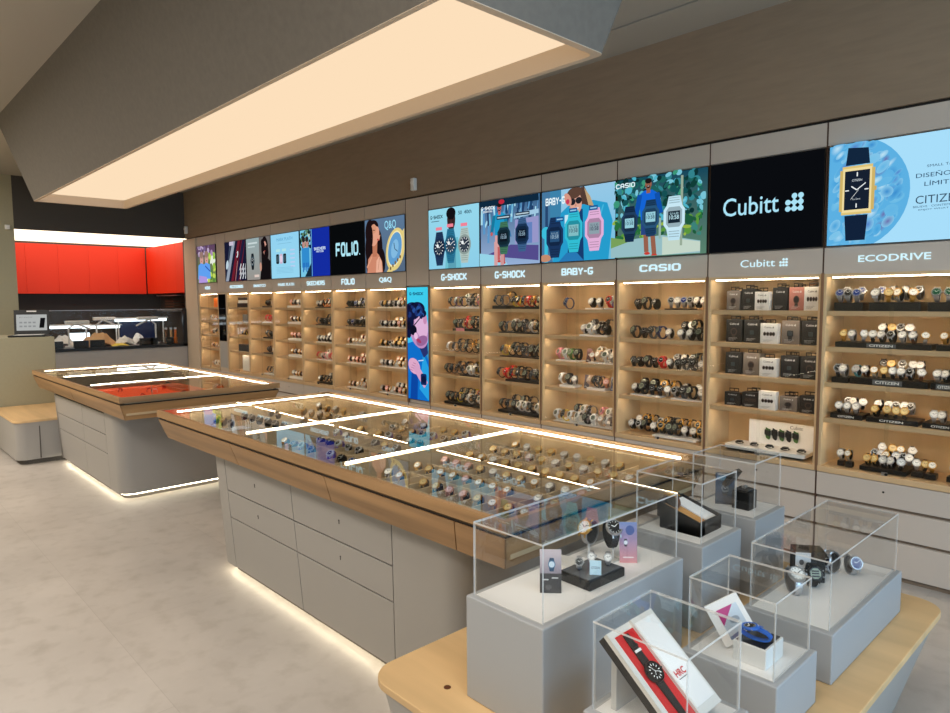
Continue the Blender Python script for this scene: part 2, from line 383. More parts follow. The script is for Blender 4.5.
# ================================================================== wall of display cabinets
BAYS = [  # x0, x1, key
    (-.79, -.06, 'extra'), (-1.52, -.79, 'b0'), (-2.25, -1.52, 'b1'), (-2.98, -2.25, 'b2'), (-3.72, -2.98, 'b3'), (-4.44, -3.72, 'b4'), (-5.17, -4.44, 'b5'),
    (-6.255, -5.53, 'b6'), (-6.96, -6.255, 'b7'), (-7.67, -6.96, 'b8'), (-8.43, -7.67, 'b9'), (-9.16, -8.43, 'b10'), (-9.88, -9.16, 'b11'), (-10.92, -10.18, 'b12')]
BD = {'b0': 'rightmost case', 'b1': 'case under large black screen', 'b2': 'case under jogger screen', 'b3': 'case under sunglasses screen', 'b4': 'case under street screen',
      'b5': 'case under three-watch screen', 'b6': 'case under singer-like woman screen', 'b7': 'case under smaller black screen', 'b8': 'case under royal-blue screen',
      'b9': 'case under pale blue screen', 'b10': 'case under brunette screen', 'b11': 'case under striped screen', 'b12': 'leftmost case', 'extra': 'case beyond the rightmost one'}
BD['b6'] = 'case under golden watch screen'
SHZ = [1.526, 1.313, 1.100, .886, .600]     # shelf tops
ZT, ZB = 1.745, .595
DEP = .31
SIGNS = {'b0': ('ECODRIVE', .355, .038, .012), 'b1': ('Cubitt', .22, .046, -.005), 'b2': ('CASIO', .33, .052, .06), 'b3': ('BABY-G', .31, .058, .06), 'b4': ('G-SHOCK', .36, .064, .065),
         'b5': ('G-SHOCK', .36, .064, .065), 'b6': ('Q&Q', .22, .06, .02), 'b7': ('FOLIO', .27, .07, .03), 'b8': ('SKECHERS', .42, .055, .04), 'b9': ('MARK PLATH', .42, .038, 0), 'b10': ('SMARTCO', .36, .038, .01),
         'b11': ('ACCESORIOS', .44, .045, .03), 'b12': ('KIDS', .2, .05, .03)}
def cabinet(x0, x1, key):
    cx = (x0+x1)/2; root = empty('display_cabinet', (cx, W, 0))
    tag(root, 'lit wooden wall cabinet with grey drawers, the '+BD[key], 'display cabinet', 'built-in display cabinets along the long wall')
    g = .004
    b = MB(); b.box(x0+g, W, 2.485, x1-g, W+.3, 2.62, 'greige'); b.build('top_panel', root)
    b = MB(); b.box(x0+g, W+.012, 1.90, x1-g, W+.3, 2.485, 'greige'); b.build('screen_backing', root)
    b = MB(); b.box(x0+g, W, ZT, x1-g, W+DEP+.02, 1.897, 'greige'); hp = b.build('header_panel', root)
    if key in SIGNS:
        t, w_, h_, bo = SIGNS[key]; dx = -.03 if key == 'b1' else 0
        letters(t, cx-w_/2+dx, W, 1.825-h_/2, w_, h_, bo, 'sign_glow').build('sign_lettering', hp)
        if key == 'b1':
            b = MB()
            for i in range(3):
                for j in range(3):
                    if (i, j) != (0, 2): b.cyl((cx+.115+i*.018, W-.004, 1.806+j*.018), (cx+.115+i*.018, W, 1.806+j*.018), .0072, 'sign_glow', n=12)
            b.build('sign_symbol', hp)
    t_ = .022
    b = MB()
    b.box(x0+g, W, ZB-.035, x0+t_, W+DEP, ZT, 'wood_case'); b.box(x1-t_, W, ZB-.035, x1-g, W+DEP, ZT, 'wood_case')
    b.box(x0+g, W+DEP, ZB-.035, x1-g, W+DEP+.02, ZT, 'wood_case'); b.box(x0+t_, W, ZT-.018, x1-t_, W+DEP, ZT, 'wood_case')
    b.build('carcass', root)
    b = MB(); b.box(x0+g, W-.006, ZB-.035, x1-g, W+DEP, ZB, 'wood_shelf'); b.build('bottom_board', root, bevel=.003)
    for z in SHZ[:4]:
        b = MB(); b.box(x0+t_, W+.034, z-.018, x1-t_, W+DEP, z, 'wood_shelf'); b.box(x0+t_, W+.022, z-.028, x1-t_, W+.034, z, 'wood_shelf'); b.build('shelf', root)
    for z in [ZT-.018]+[q-.018 for q in SHZ[:4]]:
        top = z > 1.6
        b = MB(); b.box(x0+t_+.02, W+.036, z-(.006 if top else .003), x1-t_-.02, W+(.048 if top else .046), z-.0002, 'led_case'); b.build('led_strip', root)
    xm = cx
    b = MB(); b.box(x0+t_, W+.009, ZB, xm+.01, W+.012, ZT-.018, 'glass_door'); b.build('glass_door', root)
    b = MB(); b.box(xm-.01, W+.004, ZB, x1-t_, W+.007, ZT-.018, 'glass_door'); b.build('glass_door', root)
    b = MB(); b.box(xm-.014, W-.004, ZB+.002, xm+.016, W+.003, ZB+.02, 'steel'); b.cyl((xm+.012, W-.012, ZB+.011), (xm+.012, W-.004, ZB+.011), .008, 'black'); b.build('door_lock', root)
    for za, zb in ((.418, .556), (.243, .400), (.03, .225)):
        b = MB(); b.box(x0+g, W, za, x1-g, W+.3, zb, 'greige'); d = b.build('drawer', root, bevel=.002)
        if za > .4:
            b = MB(); b.cyl((cx, W-.002, .5), (cx, W+.001, .5), .006, 'black'); b.build('keyhole', d)
    b = MB(); b.box(x0, W+.02, 0, x1, W+.3, .56, 'gap_brown'); b.build('base_frame', root)
    return root
for q in BAYS: cabinet(*q)
b = MB()
for x in (-.79, -1.52, -2.25, -2.98, -3.72, -4.44, -5.17, -5.53): b.box(x-.0075, W-.007, .565, x+.0075, W+.2, 1.75, 'wood_dark_edge'); b.box(x-.0045, W-.0005, 0, x+.0045, W+.2, 2.62, 'joint_brown')
b.build('trim_cabinet_joints', kind='structure')
# piers without shelves
def pier(x0, x1, label):
    r = empty('wall_pier', ((x0+x1)/2, W, 0)); tag(r, label, 'wall panel')
    return r
r = pier(-5.53, -5.17, 'narrow greige wall pier above and below the tall blue poster')
b = MB(); b.box(-5.526, W, 1.755, -5.174, W+.3, 2.62, 'greige'); b.build('top_panel', r)
b = MB(); b.box(-5.526, W+.02, .56, -5.174, W+.3, 1.75, 'greige'); b.build('middle_panel', r)
b = MB(); b.box(-5.526, W, .02, -5.174, W+.3, .556, 'greige'); b.build('base_panel', r)
r = pier(-10.18, -9.88, 'narrow greige wall pier holding a dark mirror left of the striped screen')
b = MB(); b.box(-10.176, W, 1.755, -9.884, W+.3, 2.62, 'greige'); b.build('top_panel', r)
b = MB(); b.box(-10.176, W, 0.56, -9.884, W+.3, 1.75, 'pilaster'); b.build('middle_panel', r)
b = MB(); b.box(-10.176, W, .02, -9.884, W+.3, .556, 'greige'); b.build('base_panel', r)
mat('mirror', (20, 20, 22), .04, .9)
b = MB(); b.box(-10.15, W-.008, 1.02, -9.91, W, 1.72, 'mirror'); o = b.build('wall_mirror'); tag(o, 'narrow dark wall mirror in the pier left of the striped screen case', 'mirror')
b = MB(); b.box(-10.15, W-.006, .62, -9.91, W, 1.01, 'grey_panel'); o = b.build('lower_panel', r)

# ================================================================== screens
def screen(x0, x1, key, label, fn, z0=1.903, z1=2.478, name='display_screen'):
    root = empty(name, ((x0+x1)/2, W, z0)); tag(root, label, 'screen', 'lit screens above the cabinets' if name == 'display_screen' else None)
    b = MB(); b.box(x0, W-.006, z0, x1, W+.012, z1, 'black'); b.build('bezel', root)
    m = .004; a = Art(x1-x0-2*m, z1-z0-2*m); fn(a); a.at(x0+m, W-.0062, z0+m); a.build('picture', root)
rd = random.Random(3)
def s_marble(a):
    w, h = a.w, a.h; a.quad(0, 0, w, h, (168, 222, 250))
    cx, cy2, r = .08, h*.5, .335
    a.ell(cx, cy2, r, r*.98, (92, 176, 226), n=48)
    for k in range(330):
        an = rd.uniform(0, 6.28); q = r*.9*math.sqrt(rd.random()); px, py = cx+q*math.cos(an), cy2+q*math.sin(an)
        rr = min(.055, r-q)
        if px < rr*.8: continue
        c = rd.choice([(70, 160, 218), (120, 194, 232), (160, 212, 240), (84, 128, 200), (58, 140, 206), (98, 180, 228), (190, 226, 244), (110, 110, 170)])
        a.ell(px, py, rr*rd.uniform(.5, 1), rr*rd.uniform(.25, .6), c, rd.uniform(.3, 1.4), 12, c2=rd.choice([(104, 184, 228), (92, 176, 226), (130, 196, 232)]))
    x, y = .165, h*.53
    a.poly([(x-.062, y+.14), (x+.062, y+.14), (x+.052, h*.93), (x-.052, h*.95)], (18, 38, 62)); a.poly([(x-.05, .02), (x+.05, .02), (x+.06, y-.14), (x-.06, y-.14)], (18, 34, 58))
    a.quad(x-.078, y-.135, x+.078, y+.135, (222, 196, 120)); a.quad(x-.09, y-.115, x+.09, y+.115, (206, 178, 104))
    a.quad(x-.074, y-.122, x+.074, y+.122, (240, 220, 160)); a.quad(x-.064, y-.108, x+.064, y+.108, (22, 32, 48)); a.quad(x+.09, y-.012, x+.1, y+.012, (200, 170, 100))
    for q in ((0, .075, 0, .098), (0, -.075, 0, -.098), (-.06, 0, -.04, 0), (.04, 0, .06, 0)): a.line(x+q[0], y+q[1], x+q[2], y+q[3], .006, (235, 240, 240))
    a.line(x, y, x-.028, y+.022, .006, (240, 245, 245)); a.line(x, y, x+.045, y+.035, .005, (240, 245, 245)); a.line(x+.01, y, x-.03, y-.05, .002, (240, 245, 245))
    a.text('CITIZEN', x-.026, y+.048, .052, .012, (220, 230, 235)); a.text('Eco-Drive', x-.02, y-.055, .04, .01, (200, 210, 215))
    g = (40, 70, 100)
    a.text('SMALL TALE', .50, h*.665, .14, .013, g); a.text('DISEÑO SIN', .452, h*.575, .235, .028, g); a.text('LÍMITES', .492, h*.495, .155, .028, g)
    a.text('CITIZEN', .455, h*.335, .215, .042, (52, 76, 98)); a.text('BELIEVE · CONTEMPORARY', .445, h*.30, .24, .01, g); a.text('ENJOY WHAT A LIFE', .47, h*.268, .2, .01, g)
screen(-1.507, -.80, 'b0', 'pale blue marble screen with a gold rectangular black-strap watch', s_marble)
def cubitt_sym(a, x, y, s, c):
    for i in range(3):
        for j in range(3):
            if (i, j) != (0, 2): a.ell(x+i*s, y+j*s, s*.44, s*.44, c, n=14)
    a.line(x, y, x+2*s, y, s*.3, c); a.line(x, y+s, x+2*s, y+s, s*.35, c); a.line(x+s, y, x+s, y+2*s, s*.35, c); a.line(x+2*s, y, x+2*s, y+2*s, s*.35, c)
def s_cubitt(a):
    a.quad(0, 0, a.w, a.h, (10, 12, 16)); c = (170, 226, 246); a.text('Cubitt', .09, a.h*.40, .36, .115, c, .005); cubitt_sym(a, .505, a.h*.42, .038, c)
screen(-2.243, -1.527, 'b1', 'large black screen with pale lettering between the jogger and marble screens', s_cubitt)
def man(a, x, y, s, skin, shirt, shorts, legs=True, arms=True):
    """standing figure, y = feet, s = height"""
    if legs:
        a.line(x-.05*s, y+.45*s, x-.02*s, y+.02*s, .07*s, skin); a.line(x+.05*s, y+.45*s, x+.1*s, y-.02*s, .07*s, skin); a.ell(x-.01*s, y, .045*s, .02*s, (200, 60, 50)); a.ell(x+.1*s, y-.03*s, .045*s, .02*s, (200, 60, 50))
        a.poly([(x-.11*s, y+.25*s), (x-.01*s, y+.25*s), (x+.0*s, y+.34*s), (x+.02*s, y+.24*s), (x+.13*s, y+.25*s), (x+.11*s, y+.5*s), (x-.11*s, y+.5*s)], shorts)
    a.poly([(x-.11*s, y+.45*s), (x+.11*s, y+.45*s), (x+.15*s, y+.78*s), (x+.06*s, y+.84*s), (x-.06*s, y+.84*s), (x-.15*s, y+.78*s)], shirt)
    dk = tuple(int(q*.8) for q in shirt)
    if arms: a.line(x-.13*s, y+.79*s, x-.19*s, y+.5*s, .075*s, dk); a.line(x+.13*s, y+.79*s, x+.19*s, y+.52*s, .075*s, dk); a.ell(x-.19*s, y+.48*s, .03*s, .035*s, skin)
    a.quad(x-.03*s, y+.8*s, x+.03*s, y+.88*s, skin); a.ell(x, y+.92*s, .05*s, .066*s, skin); a.ell(x, y+.962*s, .053*s, .035*s, (30, 24, 24)); a.ell(x, y+.885*s, .03*s, .022*s, (50, 34, 30))
    for q in (-1, 1): a.ell(x+q*.02*s, y+.93*s, .008*s, .005*s, (20, 18, 18), n=8)
    a.line(x-.015*s, y+.893*s, x+.015*s, y+.893*s, .006*s, (235, 225, 220))
def s_jogger(a):
    w, h = a.w, a.h; a.vgrad(0, 0, w, h, (90, 130, 110), (20, 70, 90))
    a.blobs(0, h*.4, w, h, 240, .008, .03, [(16, 62, 56), (30, 96, 92), (50, 130, 140), (120, 196, 214), (22, 80, 84), (12, 48, 50), (60, 150, 120), (80, 178, 200)], rd)
    a.blobs(0, h*.22, w, h*.45, 90, .01, .035, [(40, 110, 60), (90, 150, 60), (150, 180, 70), (30, 90, 60), (60, 130, 120)], rd)
    a.poly([(0, 0), (w, 0), (w, h*.14), (w*.6, h*.24), (0, h*.2)], (150, 190, 196)); a.poly([(w*.6, 0), (w, h*.02), (w, h*.13), (w*.6, h*.22)], (196, 214, 200)); a.poly([(0, h*.12), (w*.25, h*.2), (0, h*.26)], (120, 160, 90))
    a.quad(w*.79, h*.1, w*.815, h*.92, (150, 170, 150)); a.quad(w*.56, h*.2, w*.585, h*.45, (150, 180, 170))
    man(a, w*.44, h*.03, .52, (150, 96, 76), (20, 100, 214), (40, 70, 130))
    a.watch(w*.23, h*.42, .068, (22, 46, 74), (34, 62, 92), (150, 206, 220), True, tick=(40, 60, 80)); a.watch(w*.475, h*.47, .068, (28, 62, 96), (40, 84, 120), (150, 206, 220), True, tick=(40, 60, 80))
    a.watch(w*.735, h*.44, .08, (190, 226, 240), (200, 232, 244), (24, 40, 52), True, tick=(190, 230, 240))
    a.text('CASIO', .05, h*.86, .16, .035, (225, 245, 250), .03)
screen(-2.973, -2.257, 'b2', 'screen showing a running man in blue behind three digital watches', s_jogger)
def s_sun(a):
    w, h = a.w, a.h; a.vgrad(0, 0, w, h, (110, 190, 224), (150, 200, 230))
    a.quad(0, 0, w*.16, h, (70, 120, 160)); a.quad(w*.05, 0, w*.09, h*.9, (40, 70, 110)); a.quad(w*.12, h*.3, w*.28, h, (60, 130, 170)); a.ell(w*.06, h*.42, .05, .05, (60, 190, 220)); a.quad(w*.04, 0, w*.09, h*.4, (60, 190, 220))
    a.poly([(w*.16, 0), (w*.92, 0), (w*.97, h*.5), (w*.9, h*.74), (w*.72, h*.8), (w*.4, h*.78), (w*.28, h*.68), (w*.22, h*.35)], (38, 156, 204))
    a.poly([(w*.36, 0), (w*.6, 0), (w*.58, h*.7), (w*.45, h*.7)], (24, 60, 110)); a.poly([(w*.25, 0), (w*.6, 0), (w*.5, h*.12), (w*.36, h*.12)], (40, 120, 180))
    for k in range(8): a.line(w*rd.uniform(.62, .9), h*rd.uniform(.1, .7), w*rd.uniform(.66, .95), h*rd.uniform(.3, .75), .012, (70, 184, 222))
    a.poly([(w*.41, h*.97), (w*.6, h), (w*.7, h*.8), (w*.74, h*.7), (w*.6, h*.76), (w*.4, h*.76)], (82, 60, 52)); a.poly([(w*.6, h*.98), (w*.68, h*.86), (w*.73, h*.72), (w*.66, h*.74)], (190, 160, 120))
    a.poly([(w*.4, h*.74), (w*.46, h*.58), (w*.52, h*.6), (w*.56, h*.8)], (176, 150, 120))
    a.ell(w*.49, h*.79, .058, .088, (222, 166, 146), .1); a.ell(w*.47, h*.93, .075, .045, (92, 66, 54), .2); a.ell(w*.445, h*.81, .03, .026, (34, 34, 40)); a.ell(w*.53, h*.82, .03, .026, (34, 34, 40)); a.line(w*.44, h*.83, w*.54, h*.835, .006, (40, 40, 44))
    a.ell(w*.5, h*.715, .022, .008, (240, 230, 228), .1); a.ell(w*.49, h*.76, .009, .012, (200, 140, 122)); a.ell(w*.38, h*.85, .032, .055, (214, 150, 132), .5); a.ell(w*.38, h*.82, .018, .02, (200, 60, 90))
    a.quad(w*.34, h*.48, w*.42, h*.64, (200, 230, 244)); a.ell(w*.06, h*.06, .06, .03, (196, 140, 110))
    a.text('BABY-G', .045, h*.8, .2, .06, (230, 245, 250), .03)
    for x, c, d in ((.2, (26, 52, 92), (40, 80, 120)), (.47, (50, 190, 212), (130, 190, 196)), (.75, (226, 176, 216), (140, 160, 170))): a.watch(w*x, h*(.36 if x < .4 else .42), .087, c, c, d, True, tick=(60, 70, 90) if x > .3 else (150, 180, 200))
    for x, y in ((.28, .56), (.47, .66), (.74, .66)): a.quad(w*x-.04, h*y, w*x+.04, h*y+.035, (24, 90, 150)); a.quad(w*x-.03, h*y+.012, w*x+.03, h*y+.022, (150, 200, 230))
screen(-3.712, -2.987, 'b3', 'screen showing a woman in sunglasses behind three pastel digital watches', s_sun)
def s_street(a):
    w, h = a.w, a.h; a.vgrad(0, 0, w, h, (150, 176, 214), (40, 90, 130))
    for k in range(60): x = rd.uniform(0, w); y = rd.uniform(.35, .9)*h; a.line(x, y, x+rd.uniform(-.03, .05), y+rd.uniform(.05, .3), rd.uniform(.006, .03), rd.choice([(110, 180, 214), (60, 120, 170), (170, 220, 236), (30, 70, 110), (90, 150, 200), (34, 60, 100)]))
    a.quad(0, h*.9, w, h, (14, 40, 62)); a.poly([(w*.6, h*.68), (w, h*.72), (w, h*.78), (w*.62, h*.76)], (160, 200, 226)); a.poly([(w*.1, h*.16), (w, h*.04), (w, h*.26), (w*.55, h*.3)], (84, 76, 140)); a.poly([(0, 0), (w*.5, 0), (w*.4, h*.14), (0, h*.2)], (150, 212, 232))
    a.poly([(w*.62, h*.3), (w, h*.3), (w, h*.68), (w*.62, h*.66)], (150, 150, 200)); a.poly([(w*.72, h*.3), (w*.9, h*.3), (w*.9, h*.6), (w*.72, h*.6)], (100, 130, 190))
    man(a, w*.36, h*.06, .5, (190, 96, 96), (30, 150, 196), (214, 160, 160)); a.quad(w*.27, 0, w*.33, h*.36, (214, 160, 160)); a.quad(w*.38, 0, w*.44, h*.36, (206, 150, 150)); a.ell(w*.4, h*.955, .034, .02, (190, 40, 60))
    a.text('G-SHOCK', .03, h*.86, .17, .03, (235, 245, 250), .04); a.text('ESSENTIAL', .05, h*.82, .12, .016, (235, 245, 250), .02)
    a.watch(w*.44, h*.42, .075, (66, 118, 92), (24, 52, 66), (14, 24, 34), True, tick=(150, 180, 200)); a.watch(w*.75, h*.44, .075, (60, 96, 140), (26, 52, 84), (14, 24, 40), True, tick=(150, 180, 200))
    for x, y in ((.44, .69), (.76, .71)): a.quad(w*x-.08, h*y, w*x+.08, h*y+.03, (30, 50, 70)); a.quad(w*x-.07, h*y+.01, w*x+.07, h*y+.02, (190, 210, 220))
screen(-4.433, -3.727, 'b4', 'screen with a man on a blue street behind two dark digital watches', s_street)
def s_three(a):
    w, h = a.w, a.h; a.vgrad(0, 0, w, h, (140, 206, 232), (150, 216, 236))
    a.text('G-SHOCK', .03, h*.84, .18, .034, (24, 44, 60), .04); a.line(.04, h*.8, .16, h*.8, .006, (40, 70, 90)); a.text('50', .43, h*.86, .05, .035, (60, 100, 120), .02); a.text('40th', .51, h*.86, .1, .035, (60, 100, 120), .04)
    a.poly([(w*.34, 0), (w*.66, 0), (w*.6, h*.5), (w*.38, h*.5)], (110, 190, 206)); a.poly([(w*.4, 0), (w*.56, 0), (w*.55, h*.5), (w*.44, h*.5)], (90, 160, 180))
    a.quad(w*.42, h*.55, w*.52, h*.72, (44, 28, 30)); a.ell(w*.47, h*.8, .058, .105, (54, 34, 36)); a.ell(w*.465, h*.9, .066, .055, (18, 16, 22))
    for q in (-1, 1): a.ell(w*.47+q*.02, h*.81, .009, .005, (10, 8, 10), n=8)
    a.ell(w*.47, h*.735, .016, .006, (110, 60, 60)); a.ell(w*.47, h*.77, .01, .012, (70, 44, 44))
    for x, y, c, d in ((.23, .35, (34, 56, 90), (20, 34, 58)), (.74, .37, (176, 196, 190), (40, 50, 66)), (.48, .38, (40, 116, 150), (24, 60, 90))):
        a.watch(w*x, h*y, .086, c, tuple(int(q*.8) for q in c), d, False, digital=True); a.quad(w*x-.045, h*y+.165, w*x+.045, h*y+.195, (240, 130, 150))
screen(-5.163, -4.447, 'b5', 'pale cyan screen with a man behind three round sports watches', s_three)
def s_gold(a):
    w, h = a.w, a.h; a.vgrad(0, 0, w, h, (84, 104, 128), (92, 120, 150))
    hair = (30, 18, 20)
    for q in ((.14, .75, .1, .16), (.12, .45, .09, .2), (.36, .45, .075, .22), (.42, .2, .08, .16), (.1, .2, .06, .14), (.22, .86, .11, .08)): a.ell(w*q[0], h*q[1], q[2]*.9, q[3]*.9, hair)
    a.poly([(w*.05, 0), (w*.46, 0), (w*.44, h*.2), (w*.36, h*.33), (w*.3, h*.38), (w*.18, h*.36), (w*.08, h*.26)], (206, 136, 108)); a.poly([(w*.2, h*.3), (w*.31, h*.3), (w*.33, h*.6), (w*.2, h*.56)], (190, 120, 92))
    a.ell(w*.27, h*.68, .068, .11, (226, 160, 134), -.45); a.poly([(w*.3, h*.66), (w*.41, h*.7), (w*.38, h*.6)], (226, 160, 134)); a.ell(w*.24, h*.82, .05, .05, (214, 150, 120)); a.ell(w*.16, h*.68, .04, .12, hair); a.line(w*.22, h*.8, w*.27, h*.79, .008, (30, 20, 20)); a.ell(w*.35, h*.61, .018, .01, (190, 70, 70), -.4)
    a.poly([(w*.28, 0), (w*.44, 0), (w*.43, h*.2), (w*.37, h*.3), (w*.3, h*.22)], (232, 176, 150)); a.line(w*.34, h*.05, w*.38, h*.27, .006, (180, 110, 90)); a.line(w*.05, h*.1, w*.18, h*.3, .02, (224, 160, 130))
    a.text('Q&Q', w*.52, h*.76, .2, .1, (150, 216, 240), .01)
    gd = (226, 204, 130)
    a.poly([(w*.56, 0), (w*.7, 0), (w*.97, h*.3), (w*.99, h*.5), (w*.8, h*.3)], gd); a.poly([(w*.86, h*.62), (w, h*.76), (w, h*.5), (w*.95, h*.5)], gd); a.ell(w*.78, h*.4, .155, .225, gd, -.35, 30); a.ell(w*.77, h*.41, .12, .19, (244, 232, 180), -.35, 30); a.ell(w*.77, h*.41, .11, .175, (96, 156, 206), -.35, 30)
    a.ell(w*.77, h*.41, .06, .1, (130, 186, 224), -.35); a.line(w*.77, h*.41, w*.75, h*.52, .01, (40, 60, 90)); a.line(w*.77, h*.41, w*.84, h*.36, .008, (40, 60, 90))
    for k in range(5): a.ell(w*(.66+.06*k), h*(.06+.05*k), .014, .018, (120, 96, 60))
screen(-6.248, -5.537, 'b6', 'screen with a laughing long-haired woman beside a golden watch', s_gold)
def s_folio(a): a.quad(0, 0, a.w, a.h, (8, 10, 12)); a.text('FOLIO', .11, a.h*.36, .46, .16, (176, 230, 244), .035); a.ell(.595, a.h*.38, .008, .008, (176, 230, 244))
screen(-6.953, -6.262, 'b7', 'smaller black screen with pale word between blue and golden screens', s_folio)
def s_blue(a):
    w, h = a.w, a.h; a.quad(0, 0, w, h, (20, 44, 160)); a.quad(0, 0, w*.42, h, (120, 200, 230)); a.blobs(0, h*.6, w*.4, h, 50, .01, .03, [(30, 60, 50), (90, 130, 100), (180, 200, 180), (20, 40, 40)], rd); a.quad(0, 0, w*.05, h, (20, 40, 50))
    for x in (.17, .29): a.poly([(w*x-.05, h*.2), (w*x+.05, h*.2), (w*x+.05, h*.62), (w*x-.05, h*.62)], (50, 140, 206)); a.ell(w*x, h*.72, .035, .06, (190, 140, 130)); a.ell(w*x, h*.8, .038, .035, (40, 34, 40)); a.quad(w*x-.03, h*.1, w*x-.005, h*.3, (40, 110, 190)); a.quad(w*x+.005, h*.14, w*x+.03, h*.3, (40, 110, 190))
    a.poly([(w*.42, h*.28), (w*.42, 0), (w*.2, 0)], (20, 44, 60)); a.quad(w*.42, 0, w*.445, h, (16, 36, 130)); a.text('SKECHERS', w*.53, h*.54, .26, .035, (214, 232, 250), .04); a.text('WATCHES', w*.6, h*.49, .17, .025, (214, 232, 250), .03)
screen(-7.663, -6.967, 'b8', 'screen half photo half plain royal blue with white lettering', s_blue)
def s_pale(a):
    w, h = a.w, a.h; a.vgrad(0, 0, w, h, (150, 214, 240), (146, 210, 240)); a.text('MARK PLATH', w*.22, h*.84, w*.56, .04, (90, 160, 200)); a.line(w*.25, h*.78, w*.75, h*.78, .004, (110, 170, 200))
    for i, c in enumerate(((24, 30, 36), (206, 180, 206), (24, 30, 36))): x = w*(.24+.13*i); a.poly(rrect(x-.04, h*.33, x+.04, h*.55, .02), c); a.poly(rrect(x-.03, h*.37, x+.03, h*.51, .012), (60, 80, 90) if i != 1 else (226, 206, 226))
    for k in range(5): a.quad(w*.7, h*(.24+.09*k), w*.86, h*(.27+.09*k), (186, 206, 240)); a.line(w*.2, h*(.12+.03*k), w*.8, h*(.12+.03*k), .004, (120, 180, 210))
    a.quad(w*.2, h*.6, w*.34, h*.66, (176, 226, 230)); a.quad(w*.42, h*.6, w*.56, h*.66, (176, 226, 230))
screen(-8.423, -7.677, 'b9', 'pale blue screen with three small smartwatches in a row', s_pale)
def s_dark(a):
    w, h = a.w, a.h; a.vgrad(0, 0, w, h, (150, 146, 140), (150, 170, 172)); a.quad(w*.55, h*.3, w, h, (110, 106, 104))
    a.ell(w*.78, h*.72, .1, .16, (24, 16, 18)); a.ell(w*.74, h*.5, .07, .18, (24, 16, 18)); a.poly([(w*.56, 0), (w, 0), (w, h*.42), (w*.85, h*.52), (w*.68, h*.5), (w*.6, h*.2)], (20, 16, 18)); a.ell(w*.79, h*.73, .05, .09, (206, 150, 134)); a.ell(w*.85, h*.62, .06, .1, (24, 16, 18)); a.ell(w*.6, h*.3, .03, .06, (200, 150, 130)); a.ell(w*.72, h*.8, .05, .09, (24, 16, 18), .4)
    a.line(w*.74, h*.76, w*.77, h*.76, .006, (30, 20, 20)); a.line(w*.81, h*.76, w*.84, h*.76, .006, (30, 20, 20)); a.ell(w*.79, h*.66, .014, .008, (170, 70, 70))
    a.watch(w*.27, h*.45, .06, (26, 30, 36), (60, 80, 90), (20, 26, 34)); a.quad(w*.1, h*.86, w*.5, h*.9, (200, 214, 214)); a.quad(w*.1, h*.78, w*.4, h*.81, (190, 204, 204)); a.quad(w*.35, h*.06, w*.55, h*.12, (220, 200, 190))
screen(-9.153, -8.437, 'b10', 'grey screen with a dark-haired woman in black beside one watch', s_dark)
def s_stripe(a):
    w, h = a.w, a.h; a.quad(0, 0, w, h, (24, 26, 50))
    for x, wd_, c in ((-.1, .06, (60, 70, 90)), (.02, .1, (150, 160, 176)), (.16, .05, (30, 30, 50)), (.28, .14, (110, 30, 44)), (.4, .04, (60, 20, 34)), (.5, .06, (34, 30, 60)), (.62, .08, (90, 30, 50))): a.poly([(w*x, 0), (w*x+wd_, 0), (w*x+wd_+.26, h), (w*x+.26, h)], c)
    a.ell(w*.12, h*.42, .04, .07, (190, 210, 220), -.4); a.ell(w*.62, h*.66, .025, .05, (220, 220, 226), -.4); a.ell(w*.6, h*.66, .012, .03, (110, 30, 44), -.4); a.quad(w*.25, h*.9, w*.45, h, (200, 190, 210)); a.line(w*.5, 0, w*.62, h*.5, .012, (200, 150, 150))
    for k in range(9): x = w*(.72+.12*(k % 3)); y = h*(.04+.11*(k//3)); a.line(x, y, x+.05, y+.09, .02, (226, 232, 236))
screen(-9.873, -9.167, 'b11', 'screen of diagonal dark red, grey and navy watch straps', s_stripe)
def s_kids(a):
    w, h = a.w, a.h; a.vgrad(0, 0, w, h, (120, 150, 80), (90, 60, 90)); a.blobs(w*.5, 0, w, h*.8, 40, .02, .06, [(150, 190, 70), (90, 130, 60), (190, 214, 90), (230, 236, 220)], rd); a.quad(0, h*.8, w, h, (96, 70, 96)); a.blobs(0, h*.75, w*.9, h, 20, .02, .05, [(170, 140, 180), (120, 100, 140), (190, 170, 200)], rd)
    for x in (.3, .58): a.ell(w*x, h*.64, .07, .1, (206, 160, 150)); a.ell(w*x, h*.76, .08, .05, (150, 120, 110)); a.ell(w*x-.02, h*.66, .008, .008, (40, 30, 30), n=8); a.ell(w*x+.025, h*.66, .008, .008, (40, 30, 30), n=8); a.ell(w*x, h*.59, .02, .008, (180, 80, 80)); a.poly([(w*x-.16, h*.1), (w*x+.14, h*.1), (w*x+.12, h*.48), (w*x-.02, h*.54), (w*x-.13, h*.48)], (96, 160, 240))
    a.poly([(w*.1, 0), (w*.6, 0), (w*.56, h*.15), (w*.15, h*.2)], (176, 150, 220)); a.line(w*.5, h*.45, w*.75, h*.3, .02, (40, 70, 170))
screen(-10.9, -10.2, 'b12', 'leftmost small screen with two children in light blue shirts', s_kids)
